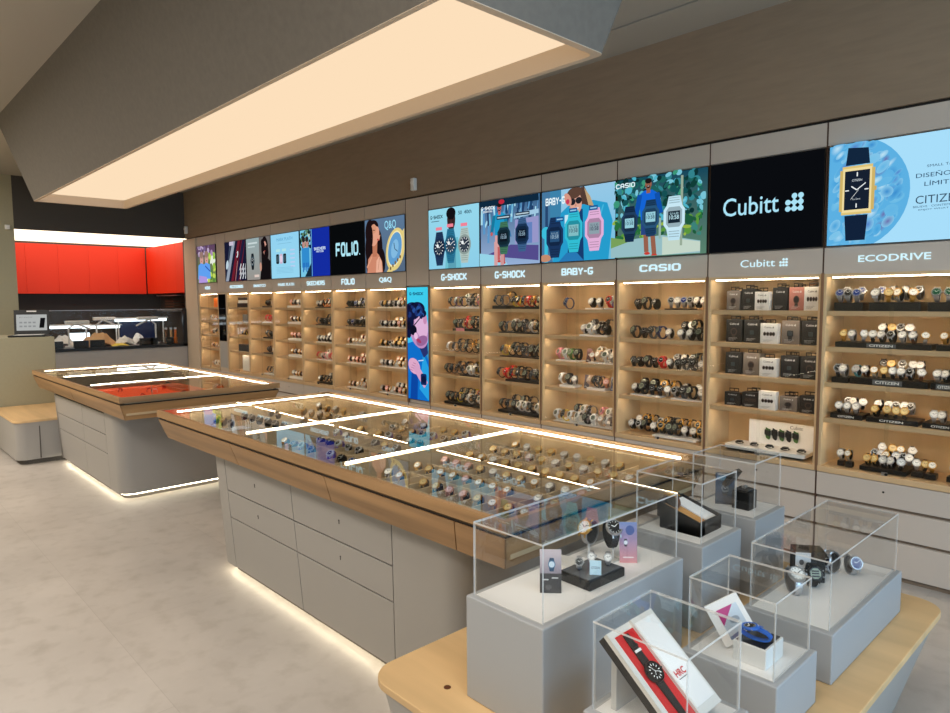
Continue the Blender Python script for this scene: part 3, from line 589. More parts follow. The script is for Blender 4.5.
def s_poster(a):
    w, h = a.w, a.h; a.vgrad(0, 0, w, h, (10, 60, 150), (90, 210, 240)); a.vgrad(0, h*.45, w, h, (70, 190, 236), (60, 206, 236))
    a.text('G-SHOCK', w*.12, h*.93, w*.66, .03, (14, 40, 90), .03)
    a.poly([(0, 0), (w, 0), (w, h*.36), (w*.7, h*.5), (w*.3, h*.52), (0, h*.5)], (16, 110, 200)); a.poly([(w*.55, h*.1), (w, 0), (w, h*.3), (w*.75, h*.42)], (40, 160, 224)); a.poly([(w*.1, 0), (w*.45, 0), (w*.5, h*.25), (w*.2, h*.3)], (12, 70, 160))
    a.poly([(w*.5, h*.5), (w*.95, h*.62), (w*.98, h*.42), (w*.78, h*.38)], (40, 50, 110)); a.ell(w*.55, h*.62, .14, .19, (190, 140, 190), .5, 30, ); a.ell(w*.68, h*.68, .1, .15, (222, 178, 214), .35, 30); a.ell(w*.86, h*.72, .03, .05, (200, 140, 180)); a.ell(w*.7, h*.53, .09, .05, (150, 100, 150), .3)
    for q in ((.25, .79, .13, .09), (.5, .81, .12, .07), (.12, .7, .07, .1), (.75, .77, .06, .04), (.08, .6, .04, .06)): a.ell(w*q[0], h*q[1], q[2], q[3], (18, 24, 60))
    a.blobs(w*.1, h*.74, w*.8, h*.86, 26, .01, .03, [(30, 50, 110), (14, 18, 46), (40, 80, 150)], rd)
    a.ell(w*.33, h*.62, .055, .05, (16, 16, 36), .2); a.line(w*.35, h*.66, w*.8, h*.76, .012, (20, 20, 40)); a.ell(w*.12, h*.66, .03, .045, (16, 16, 36)); a.ell(w*.58, h*.53, .045, .018, (170, 60, 100), -.4); a.ell(w*.45, h*.57, .03, .035, (232, 190, 222), .3)
    a.ell(w*.35, h*.3, .1, .075, (222, 168, 200), -.5, 24); a.line(w*.4, h*.3, w*.92, h*.14, .09, (214, 160, 196)); a.poly(rrect(w*.66, h*.14, w*.94, h*.24, .02), (20, 40, 90)); a.ell(w*.8, h*.19, .035, .035, (14, 24, 60)); a.line(w*.55, h*.35, w*.8, h*.36, .01, (200, 220, 240))
    for k in range(4): a.line(w*(.12+.06*k), h*(.27+.02*k), w*(.3+.05*k), h*(.26+.02*k), .006, (170, 110, 150))
screen(-5.52, -5.18, 'poster', 'tall narrow lit blue poster of a man with sunglasses and watch', s_poster, .6, 1.742, 'lit_poster')

# ================================================================== watches
STY = {  # strap mat, case mat, dial mat, kind, words
    'blk_blk': ('strap_black', 'blk_metal', 'dial_black', 0, 'black watch with black dial'), 'blk_wht': ('strap_black', 'steel', 'dial_white', 0, 'black-strap silver watch with white dial'),
    'blk_slv': ('strap_black', 'steel', 'dial_black', 0, 'black-strap silver watch with black dial'), 'brn_wht': ('strap_brown', 'steel', 'dial_white', 0, 'brown-strap watch with white dial'), 'brn_gld': ('strap_brown', 'gold', 'dial_champagne', 0, 'brown-strap gold watch'),
    'stl_blu': ('steel', 'steel', 'dial_blue', 0, 'silver watch with blue dial'), 'stl_wht': ('steel', 'steel', 'dial_white', 0, 'silver watch with white dial'), 'stl_blk': ('steel', 'steel', 'dial_black', 0, 'silver watch with black dial'),
    'stl_grn': ('steel', 'steel', 'dial_green', 0, 'silver watch with green dial'), 'gld_wht': ('gold', 'gold', 'dial_white', 0, 'gold watch with white dial'), 'gld_chp': ('gold', 'gold', 'dial_champagne', 0, 'gold watch with champagne dial'),
    'two_wht': ('steel', 'gold', 'dial_white', 0, 'two-tone silver and gold watch'), 'rose': ('rose', 'rose', 'dial_pink', 0, 'rose gold watch'), 'blk_gld': ('strap_black', 'gold', 'dial_champagne', 0, 'black-strap gold watch'),
    'g_blk': ('strap_black', 'strap_black', 'dial_lcd', 1, 'chunky black digital watch'), 'g_gry': ('strap_grey', 'strap_black', 'dial_black', 1, 'chunky grey sports watch'), 'g_yel': ('strap_yellow', 'strap_black', 'dial_black', 1, 'chunky yellow sports watch'),
    'g_red': ('strap_red', 'strap_red', 'dial_black', 1, 'chunky red sports watch'), 'g_wht': ('strap_white', 'strap_white', 'dial_lcd', 1, 'chunky white digital watch'), 'g_nvy': ('strap_navy', 'strap_navy', 'dial_lcd', 1, 'chunky navy digital watch'),
    'g_grn': ('strap_green', 'strap_green', 'dial_lcd', 1, 'chunky green digital watch'), 'g_pnk': ('strap_pink', 'strap_pink', 'dial_lcd', 1, 'chunky pink digital watch'), 'g_prp': ('strap_purple', 'strap_clear', 'dial_black', 1, 'chunky purple sports watch'),
    'g_org': ('strap_orange', 'strap_black', 'dial_white', 1, 'chunky orange sports watch'), 'g_tan': ('strap_beige', 'strap_beige', 'dial_white', 1, 'chunky beige sports watch'), 'g_blu': ('strap_blue', 'strap_blue', 'dial_black', 1, 'chunky blue sports watch'), 'g_mix': ('strap_black', 'gold', 'dial_black', 1, 'chunky black and gold sports watch'),
    'wht_gld': ('strap_white', 'gold', 'dial_white', 0, 'white-strap gold watch'), 'bge': ('strap_beige', 'rose', 'dial_white', 0, 'beige-strap watch'), 'pnk': ('strap_pink', 'rose', 'dial_white', 0, 'pink-strap watch'), 'nvy': ('strap_navy', 'steel', 'dial_blue', 0, 'navy watch with blue dial'), 'teal': ('strap_teal', 'steel', 'dial_silver', 0, 'teal-strap watch with silver dial')}
def watch_parts(style):
    st, ca, di, kd, _ = STY[style]
    strap = MB(); ry, rz, hw = (.026, .034, .0105) if kd == 0 else (.029, .037, .013)
    N = 20; rings = []; tilt = .42
    for k in range(N):
        a = 2*PI*k/N; ca_, sa = math.cos(a), math.sin(a)
        w_ = hw*(.78+.22*max(0, math.cos(a-(PI-tilt)))); t = .0016 if kd == 0 else .0026
        for_r = []
        for (dx, dr) in ((-w_, -t), (w_, -t), (w_, t), (-w_, t)): for_r.append((dx, (ry+dr)*ca_, rz+.001+(rz+dr)*sa))
        rings.append(for_r)
    strap.loft(rings, st, caps=False, closed=True)
    if kd == 0: strap.loft([[(dx, ry*.86*math.cos(2*PI*k/12), rz+.001+rz*.86*math.sin(2*PI*k/12)) for k in range(12)] for dx in (-hw*.62, hw*.62)], 'black' if st != 'strap_white' else 'white')
    n = Vector((0, -math.cos(tilt), math.sin(tilt))); up = Vector((0, math.sin(tilt), math.cos(tilt))); c0 = Vector((0, -ry*math.cos(tilt)*1.0, rz+.001+rz*math.sin(tilt)*.9))
    R = .0225 if kd == 0 else .0245
    def P(r, ang, d): return c0+Vector((1, 0, 0))*(r*math.cos(ang))+up*(r*math.sin(ang))+n*d
    case = MB(); m = 20 if kd == 0 else 8; off = 0 if kd == 0 else PI/8
    prof = ((R*.9, -.003), (R, 0), (R, .006), (R*.93, .0085), (R*.82, .0085), (R*.80, .0065)) if kd == 0 else ((R*.9, -.004), (R*1.04, 0), (R*1.04, .007), (R*.9, .0115), (R*.74, .0115), (R*.72, .009))
    case.loft([[P(r, 2*PI*k/m+off, d) for k in range(m)] for r, d in prof], ca, caps=False)
    case.cyl(P(R, 0, .003), P(R+.004, 0, .003), .0028, ca, n=8)
    for sx in (-1, 1):
        for su in (-1, 1):
            p = P(0, 0, .002)+Vector((sx*R*.48, 0, 0))+up*(su*R*.92); q = p+up*(su*R*.3)-n*.004; case.cyl(p, q, .0026, ca, n=6)
    if kd:
        for q in (-1, 1):
            for u in (-.5, .5): case.cyl(P(R, PI*(q < 0), .004)+up*(u*R*.8), P(R+.003, PI*(q < 0), .004)+up*(u*R*.8), .0022, 'steel', n=6)
    dial = MB(); dr, dd = (R*.81, .0066) if kd == 0 else (R*.73, .0092)
    dial.add([P(dr, 2*PI*k/m+off, dd) for k in range(m)], [tuple(range(m))], di)
    hd = 'hand_dark' if di in ('dial_white', 'dial_champagne', 'dial_lcd', 'dial_pink', 'dial_silver') else 'hand'
    def bar(ang, r0, r1, w_, d):
        x = Vector((1, 0, 0))*math.cos(ang)+up*math.sin(ang); y = Vector((1, 0, 0))*-math.sin(ang)+up*math.cos(ang); o = c0+n*d
        dial.add([o+x*r0-y*w_, o+x*r1-y*w_, o+x*r1+y*w_, o+x*r0+y*w_], [(0, 1, 2, 3)], hd)
    if di == 'dial_lcd':
        for j, u in enumerate((-.35, 0, .3)): dial.add([P(0, 0, .0096)+Vector((x*R*.5, 0, 0))+up*((u+v)*R) for x, v in ((-1, -.1), (.9, -.1), (.9, .1), (-1, .1))], [(0, 1, 2, 3)], hd)
    else:
        for k in range(12): bar(k*PI/6, dr*.74, dr*.92, R*.035, dd+.0003)
        bar(2.5, 0, dr*.5, R*.05, dd+.0006); bar(.6, 0, dr*.72, R*.035, dd+.0008)
    return strap, case, dial
PROTO = {}
def proto(style):
    if style not in PROTO:
        s, c, d = watch_parts(style); j = MB()
        for q in (s, c, d):
            o = len(j.v); j.v += q.v
            for f, k in zip(q.f, q.m): j.f.append(tuple(i+o for i in f)); j.m.append(j.slot(q.slots[k]))
        res = []
        for q, nm in ((s, 'strap'), (c, 'case'), (d, 'dial')):
            me = q.mesh(nm)
            if nm != 'dial':
                for p in me.polygons: p.use_smooth = True
                me.set_sharp_from_angle(angle=.7)
            res.append(me)
        PROTO[style] = (*res, j.mesh('wristwatch'), j)
    return PROTO[style]
WATCHES = []   # style, loc, rz, tiltx, scale, label, group
def watch(style, x, y, z, label, group, rz=0, rx=0, s=1.0): WATCHES.append((style, (x, y, z), rz, rx, s, label, group))
CAMV = Vector((0, 0, 1.6))
def emit_watches(limit=300, near=6.3):
    WATCHES.sort(key=lambda q: (Vector(q[1])-CAMV).length)
    for i, (st, loc, rz, rx, s, lab, grp) in enumerate(WATCHES[:limit]):
        S, C_, D, J, _ = proto(st)
        if (Vector(loc)-CAMV).length < near:
            r = empty('wristwatch', loc, lab, 'watch', grp)
            for me, nm in ((S, 'strap'), (C_, 'case'), (D, 'dial')):
                o = bpy.data.objects.new(nm, me); o.parent = r; COL.objects.link(o)
        else:
            r = bpy.data.objects.new('wristwatch', J); r.location = loc; COL.objects.link(r); tag(r, lab, 'watch', grp)
        r.rotation_euler = (rx, 0, rz); r.scale = (s, s, s)
    rest = MB()
    for st, loc, rz, rx, s, lab, grp in WATCHES[limit:]:
        j = proto(st)[4]; Mx = Matrix.Translation(loc) @ Matrix.Rotation(rz, 4, 'Z') @ Matrix.Rotation(rx, 4, 'X') @ Matrix.Scale(s, 4)
        o = len(rest.v); rest.v += [tuple(Mx @ Vector(v)) for v in j.v]
        for f, k in zip(j.f, j.m): rest.f.append(tuple(i+o for i in f)); rest.m.append(rest.slot(j.slots[k]))
    if rest.v:
        o = rest.build('assorted_wristwatches', kind='stuff'); tag(o, 'remaining small watches on the far left shelves and far counter trays', 'watches')
ORD = ['first', 'second', 'third', 'fourth', 'fifth', 'sixth', 'seventh', 'eighth', 'ninth', 'tenth', 'eleventh', 'twelfth', 'thirteenth', 'fourteenth', 'fifteenth', 'sixteenth']
SHN = ['top', 'second', 'third', 'fourth', 'bottom']
BX = {k: (a, b_) for a, b_, k in BAYS}
def riser(x0, x1, y0, y1, z0, z1, m, lab, text=None, cat='display stand', name='display_stand'):
    root = empty(name, ((x0+x1)/2, (y0+y1)/2, z0), lab, cat)
    b = MB(); b.box(x0, y0, z0, x1, y1, z1, m); b.build('block', root, bevel=.002)
    if text:
        w_ = min(.12, (x1-x0)*.5); hh = (z1-z0)*.42; xm = (x0+x1)/2
        if text[1]: b = MB(); b.box(xm-w_*.62, y0-.004, z0+.004, xm+w_*.62, y0-.0005, z1-.004, 'strap_grey'); b.build('name_plate', root)
        letters(text[0], xm-w_/2, y0-(.0045 if text[1] else .001), (z0+z1)/2-hh/2, w_, hh, .02, 'hand', .001).build('lettering', root)
def shelf_row(key, si, spec, stands):
    """spec: list of (row, style, u, ydepth, lift, rz) -> watches ; row names front/back"""
    x0, x1 = BX[key]; x0 += .03; x1 -= .03; wdt = x1-x0; z = SHZ[si]
    for j, (u0, u1, d0, d1, hh, m, txt) in enumerate(stands):
        lab = '%s stand, %s from left, %s shelf of %s' % ({'black': 'long black', 'plinth_top': 'flat white', 'dark': 'dark grey', 'white': 'white'}.get(m, 'flat'), ORD[j], SHN[si], BD[key])
        riser(x0+u0*wdt, x0+u1*wdt, W+d0, W+d1, z+.0005, z+hh, m, lab, txt)
    cnt = {}
    for row in ('front', 'back', 'raised'):
        for j, (r, st, u, d, lift, rz, s) in enumerate(sorted([q for q in spec if q[0] == row], key=lambda q: q[2])):
            lab = '%s, %s from left, %s row, %s shelf, %s' % (STY[st][4], ORD[j], row, SHN[si], BD[key])
            wl = lab.split()
            if len(wl) > 16: lab = lab.replace('case under ', 'under ').replace('watch with ', 'watch, ').replace(' screen', '-screen').replace(' row,', ' row')
            if len(lab.split()) > 16: lab = lab.replace('under ', '').replace(' from left', '')
            if len(lab.split()) > 16: lab = lab.replace('chunky ', '')
            if len(lab.split()) > 16: print('LONG', lab)
            watch(st, x0+u*wdt, W+d, z+.001+lift, lab, 'watches on the %s shelf of the %s' % (SHN[si], BD[key]), rz, 0, s)
def line_up(row, styles, u0, u1, d, lift, rnd, s=1.0):
    n = len(styles); return [(row, st, u0+(u1-u0)*(i+.5)/n, d+rnd.uniform(-.004, .004), lift, (rnd.uniform(-.75, .15) if STY[st][3] else rnd.uniform(-.3, .4)), s*(1.2 if STY[st][3] else 1.12)) for i, st in enumerate(styles)]
rw = random.Random(11)
def pick(pool, n): return [rw.choice(pool) for _ in range(n)]
# --- rightmost case (dress watches on black stands)
SP_ = ['stl_wht', 'stl_blk', 'blk_wht', 'gld_wht', 'brn_wht', 'stl_blu', 'two_wht', 'gld_chp']
def stand(u0, u1, hh, m='black', txt=None, d0=.05, d1=.2): return (u0, u1, d0, d1, hh, m, txt)
shelf_row('b0', 0, line_up('front', ['stl_blu', 'stl_blk', 'stl_blu'], .04, .24, .075, .05, rw) + line_up('back', ['stl_blk', 'stl_blu'], .04, .26, .15, .062, rw)
          + line_up('front', ['stl_wht', 'gld_chp', 'two_wht', 'gld_wht'], .32, .66, .075, .05, rw) + line_up('back', ['stl_blu', 'stl_wht', 'stl_wht', 'stl_blk'], .32, .7, .15, .062, rw) + line_up('front', ['stl_grn', 'stl_grn', 'stl_grn'], .76, .98, .08, .05, rw),
          [stand(.03, .26, .05, 'black', None), stand(.31, .69, .05, 'black', None), stand(.74, .99, .05, 'black', None)])
shelf_row('b0', 1, line_up('front', ['gld_chp', 'stl_wht', 'stl_wht', 'blk_wht', 'blk_wht', 'blk_slv', 'stl_wht', 'brn_wht', 'two_wht'], .07, .76, .08, .032, rw, .9) + line_up('back', ['brn_wht', 'brn_gld', 'blk_slv', 'stl_wht'], .36, .62, .16, .07, rw, .9) + line_up('front', ['gld_wht', 'blk_wht'], .83, .98, .08, .032, rw, .9),
          [stand(.05, .78, .031, 'black', ('CITIZEN', 1)), stand(.81, .99, .031, 'black', None)])
shelf_row('b0', 2, line_up('front', ['blk_slv', 'stl_wht'], .04, .16, .08, .032, rw) + line_up('front', ['teal', 'brn_wht', 'two_wht', 'blk_gld', 'blk_wht', 'blk_wht', 'blk_slv', 'brn_wht'], .2, .74, .08, .04, rw, .9) + line_up('back', ['blk_blk', 'brn_gld', 'stl_blk', 'brn_wht', 'blk_wht'], .36, .72, .16, .075, rw, .9) + line_up('front', ['stl_wht', 'blk_wht', 'stl_wht'], .8, .98, .08, .04, rw, .9),
          [stand(.03, .165, .031), stand(.18, .765, .038, 'black', ('CITIZEN', 1)), stand(.785, .99, .038, 'black', ('CITIZEN', 1))])
shelf_row('b0', 3, line_up('front', ['blk_wht', 'stl_wht', 'stl_wht'], .06, .27, .08, .03, rw, .9) + line_up('back', ['stl_blk', 'stl_wht', 'blk_wht'], .1, .28, .15, .05, rw, .9) + line_up('front', ['blk_gld', 'blk_gld', 'blk_gld', 'blk_gld'], .36, .64, .075, .03, rw, .9) + line_up('back', ['stl_wht', 'blk_wht', 'stl_blk', 'stl_wht', 'stl_blk'], .36, .66, .15, .05, rw, .9) + line_up('front', ['stl_wht', 'stl_wht', 'blk_wht'], .78, .98, .08, .03, rw, .9),
          [stand(.03, .29, .029, 'black', ('CITIZEN', 0)), stand(.32, .71, .029, 'black', ('CITIZEN', 0)), stand(.74, .99, .029, 'black', ('CITIZEN', 0))])
shelf_row('b0', 4, line_up('front', ['stl_wht', 'two_wht'], .1, .22, .08, .034, rw, .85) + line_up('front', ['blk_gld', 'blk_gld', 'blk_wht', 'blk_wht', 'blk_wht'], .32, .62, .075, .026, rw, .9) + line_up('back', ['stl_blk', 'brn_wht', 'gld_wht', 'stl_wht', 'blk_slv', 'stl_wht'], .34, .66, .14, .045, rw, .9) + line_up('raised', ['stl_wht', 'gld_chp', 'two_wht', 'blk_wht'], .36, .66, .2, .075, rw, .9) + line_up('front', ['stl_wht', 'blk_gld', 'gld_wht'], .67, .84, .1, .032, rw, .85) + line_up('front', ['stl_wht'], .93, .98, .1, .032, rw, .85),
          [stand(.1, .155, .032, 'black', None, .06, .1), stand(.17, .225, .032, 'black', None, .05, .09), stand(.29, .645, .025, 'black', None, .04, .24), stand(.67, .76, .03, 'black', None, .07, .13), stand(.77, .85, .03, 'black', None, .06, .12), stand(.92, .99, .03, 'black', None, .07, .13)])
# --- case under the jogger screen
GB = ['g_blk', 'g_blk', 'g_gry', 'blk_blk', 'stl_blk', 'blk_wht', 'g_blk', 'stl_wht', 'g_mix']
shelf_row('b2', 0, line_up('front', pick(['g_blk', 'blk_blk', 'g_gry'], 3), .08, .42, .12, .0, rw) + line_up('front', ['stl_blk', 'stl_wht', 'stl_blu', 'stl_blk', 'blk_wht', 'stl_wht'], .5, .98, .12, .012, rw), [stand(.5, .78, .01, 'black', None, .07, .2)])
shelf_row('b2', 1, line_up('front', ['g_blk', 'blk_blk', 'g_gry', 'g_nvy', 'stl_wht'], .06, .6, .12, 0, rw) + line_up('back', ['blk_blk', 'blk_wht', 'g_blk'], .66, .86, .16, .05, rw) + line_up('front', ['stl_wht', 'blk_wht', 'g_blk'], .66, .98, .08, .0, rw), [stand(.66, .84, .05, 'white', None, .12, .2)])
shelf_row('b2', 2, line_up('front', pick(GB, 4)+['g_red']+pick(GB, 5), .06, .98, .1, 0, rw, .95) + line_up('back', pick(GB, 5), .55, .97, .18, .03, rw, .95), [stand(.5, .97, .03, 'plinth_top', None, .15, .24)])
shelf_row('b2', 3, line_up('front', pick(GB, 9), .1, .98, .1, .011, rw) + line_up('back', pick(GB, 6), .12, .9, .18, .03, rw), [stand(.1, .48, .01, 'plinth_top', None, .06, .14), stand(.6, .98, .01, 'plinth_top', None, .06, .14)])
shelf_row('b2', 4, line_up('front', pick(GB, 10), .04, .98, .12, .016, rw) + line_up('back', pick(GB, 9), .06, .9, .2, .04, rw), [stand(.4, .92, .015, 'plinth_top', None, .04, .16)])
# --- case under the sunglasses screen
BG = ['g_wht', 'g_pnk', 'g_tan', 'stl_wht', 'g_blk', 'g_gry', 'bge']
shelf_row('b3', 0, line_up('front', ['g_nvy'], .2, .3, .12, 0, rw) + line_up('front', ['blk_wht', 'stl_wht'], .56, .76, .12, .012, rw) + line_up('front', ['g_red', 'g_prp'], .82, .96, .12, .012, rw), [stand(.54, .78, .011, 'plinth_top', None, .07, .18), stand(.81, .97, .011, 'plinth_top', None, .07, .18)])
shelf_row('b3', 1, line_up('front', ['stl_wht', 'g_wht', 'stl_wht', 'g_blk', 'blk_blk'], .48, .88, .1, .014, rw) + line_up('back', ['g_gry', 'stl_blk', 'g_gry'], .52, .86, .18, .04, rw) + line_up('front', ['g_tan'], .91, .99, .14, 0, rw), [stand(.48, .88, .013, 'plinth_top', None, .05, .14)])
shelf_row('b3', 2, line_up('front', ['g_pnk', 'g_wht', 'g_grn', 'g_blk'], .1, .44, .12, .012, rw) + line_up('front', ['bge', 'g_tan', 'g_wht', 'stl_wht'], .6, .97, .1, .012, rw) + line_up('back', ['g_wht', 'stl_wht', 'g_tan'], .64, .95, .18, .035, rw), [stand(.1, .44, .011, 'plinth_top', None, .07, .18), stand(.6, .97, .011, 'plinth_top', None, .06, .14)])
shelf_row('b3', 3, line_up('front', ['g_wht', 'g_blk', 'stl_wht'], .14, .4, .12, .02, rw) + line_up('front', ['g_tan', 'g_blk', 'g_gry', 'rose'], .58, .84, .12, .02, rw) + line_up('front', ['g_nvy'], .92, .99, .12, .02, rw), [stand(.16, .38, .019, 'plinth_top', None, .07, .18), stand(.57, .83, .019, 'plinth_top', None, .07, .18)])
shelf_row('b3', 4, line_up('front', ['g_wht', 'g_yel', 'g_wht', 'g_wht', 'g_blk', 'g_wht', 'g_tan', 'g_wht'], .1, .96, .08, .007, rw) + line_up('back', ['g_blk', 'g_wht', 'g_gry'], .3, .6, .18, .05, rw) + line_up('back', ['g_pnk', 'g_wht'], .7, .86, .18, .05, rw), [stand(.1, .97, .006, 'plinth_top', None, .04, .26), stand(.3, .86, .044, 'plinth_top', None, .15, .22)])
# --- the two sports-watch cases
def mix(*a): return list(a)
shelf_row('b4', 0, line_up('front', mix('g_blk', 'g_gry'), .1, .34, .1, .03, rw) + line_up('back', ['g_mix'], .25, .35, .18, .06, rw) + line_up('front', mix('g_yel', 'g_org', 'g_blk', 'g_red', 'g_mix', 'g_blk'), .44, .98, .1, .02, rw), [stand(.1, .34, .03, 'black', None, .05, .2), stand(.44, .98, .02, 'black', None, .06, .2)])
shelf_row('b4', 1, line_up('front', mix('g_blk', 'g_gry', 'g_blk', 'g_blk', 'g_gry', 'g_wht', 'g_blk'), .2, .97, .1, .01, rw) + line_up('back', mix('g_wht', 'g_gry', 'g_blk', 'g_blk'), .3, .95, .18, .03, rw), [stand(.2, .97, .01, 'black', None, .06, .2)])
shelf_row('b4', 2, line_up('front', mix('g_yel', 'g_mix', 'g_blk', 'g_gry', 'g_blk', 'g_blk'), .22, .97, .1, .012, rw) + line_up('back', mix('g_blk', 'g_gry', 'stl_blk', 'g_blk'), .3, .9, .18, .035, rw), [stand(.22, .97, .011, 'black', None, .06, .2)])
shelf_row('b4', 3, line_up('front', mix('g_blk', 'g_red', 'g_blk', 'g_gry', 'g_blk', 'g_gry', 'g_blk'), .16, .97, .1, .02, rw) + line_up('back', mix('g_red', 'g_blk', 'g_gry', 'stl_blk', 'g_blk'), .26, .92, .18, .035, rw), [stand(.34, .97, .019, 'dark', None, .05, .2)])
shelf_row('b4', 4, line_up('front', mix('g_blk', 'g_gry', 'g_blk', 'g_wht', 'g_wht', 'g_blk', 'g_wht'), .2, .96, .1, .026, rw) + line_up('back', mix('g_gry', 'g_blk', 'g_blk', 'stl_wht'), .3, .9, .19, .06, rw), [stand(.2, .96, .025, 'black', None, .05, .22)])
shelf_row('b5', 0, line_up('front', mix('g_blk', 'g_prp', 'g_blk', 'stl_blk', 'g_gry', 'g_pnk'), .26, .97, .1, .02, rw) + line_up('back', mix('g_wht', 'g_blk', 'g_wht'), .5, .85, .18, .05, rw), [stand(.28, .97, .019, 'plinth_top', None, .06, .2)])
shelf_row('b5', 1, line_up('front', mix('g_blk', 'g_gry', 'g_red', 'g_blk', 'g_blk'), .36, .97, .1, .025, rw) + line_up('back', mix('g_red', 'g_blk', 'g_gry', 'g_blk'), .5, .95, .18, .05, rw), [stand(.36, .97, .024, 'black', None, .06, .2)])
shelf_row('b5', 2, line_up('front', mix('g_wht', 'g_gry', 'g_gry', 'g_blk', 'g_mix', 'g_blk'), .2, .97, .1, .01, rw) + line_up('back', mix('g_blk', 'g_blk', 'g_mix', 'g_blk'), .3, .95, .18, .04, rw), [])
shelf_row('b5', 3, line_up('front', mix('g_blk', 'g_blk', 'g_gry', 'g_blk', 'g_wht', 'g_wht', 'g_yel'), .16, .98, .1, .012, rw) + line_up('back', mix('g_gry', 'g_blk', 'g_yel', 'g_grn'), .3, .95, .18, .035, rw), [stand(.5, .97, .011, 'dark', None, .06, .2)])
shelf_row('b5', 4, line_up('front', mix('g_blk', 'g_blk', 'g_yel', 'g_blk', 'g_wht', 'g_gry', 'g_wht'), .18, .97, .1, .025, rw) + line_up('back', mix('g_gry', 'g_blk', 'g_yel', 'g_red', 'g_blk'), .34, .97, .19, .06, rw), [stand(.18, .97, .024, 'black', None, .05, .22)])
# --- dress watches further left
Q6 = ['gld_wht', 'blk_wht', 'stl_wht', 'blk_gld', 'stl_blk', 'two_wht', 'rose', 'brn_wht']
for si in range(5):
    shelf_row('b6', si, line_up('front', pick(Q6 if si in (0, 1, 2) else ['bge', 'gld_wht', 'stl_wht', 'wht_gld', 'rose'], 7), .14, .97, .1, .012, rw, .9) + line_up('back', pick(Q6 if si != 3 else ['bge', 'blk_wht', 'gld_wht'], 5), .4, .97, .19, .045, rw, .9), [stand(.14, .97, .011, 'plinth_top', None, .06, .14), stand(.4, .97, .04, 'plinth_top', None, .15, .24)])
    P7 = [['nvy', 'blk_blk', 'stl_blu', 'blk_wht'], ['nvy', 'blk_blk', 'g_nvy', 'stl_blk'], ['bge', 'stl_wht', 'wht_gld'], ['bge', 'pnk', 'rose'], ['bge', 'wht_gld', 'gld_wht']][si]
    shelf_row('b7', si, line_up('front', pick(P7, 6), .25, .97, .1, .012, rw, .9) + line_up('back', pick(P7, 4), .45, .97, .19, .045, rw, .9), [stand(.25, .97, .011, 'plinth_top' if si > 1 else 'black', None, .06, .14)])
    P8 = [['blk_blk', 'g_blk', 'g_org', 'blk_wht'], ['g_blk', 'g_gry', 'blk_blk'], ['bge', 'stl_wht', 'blk_wht'], ['g_pnk', 'g_wht', 'g_red', 'stl_wht'], ['g_blk', 'g_gry', 'blk_wht']][si]
    shelf_row('b8', si, line_up('front', pick(P8, 6), .3, .97, .1, .012, rw, .95) + line_up('back', pick(P8, 4), .45, .97, .19, .045, rw, .95), [stand(.3, .97, .011, 'plinth_top' if si in (2, 3) else 'black', None, .06, .14)])
    shelf_row('b9', si, line_up('front', pick(['bge', 'gld_wht', 'stl_wht', 'rose', 'brn_wht'], 5), .35, .97, .12, .03, rw, .95), [stand(.35, .97, .028, 'plinth_top', None, .06, .2)])
    shelf_row('b10', si, line_up('front', pick(['g_blk', 'blk_wht', 'blk_blk', 'g_gry'] if si != 1 else ['stl_wht', 'bge', 'g_red'], 4), .45, .97, .12, .02, rw, 1.0), [stand(.4, .97, .018, 'plinth_top' if si in (1, 4) else 'black', None, .06, .2)])
    if si: shelf_row('b12', si, line_up('front', pick(['wht_gld', 'g_yel', 'bge', 'g_wht'], 5), .25, .97, .12, .01, rw, .9), [])
    if si == 2: shelf_row('b11', si, line_up('front', pick(['blk_gld', 'g_red', 'g_yel', 'gld_wht'], 5), .3, .97, .12, .02, rw, .9), [stand(.3, .97, .018, 'wood_shelf', None, .06, .2)])

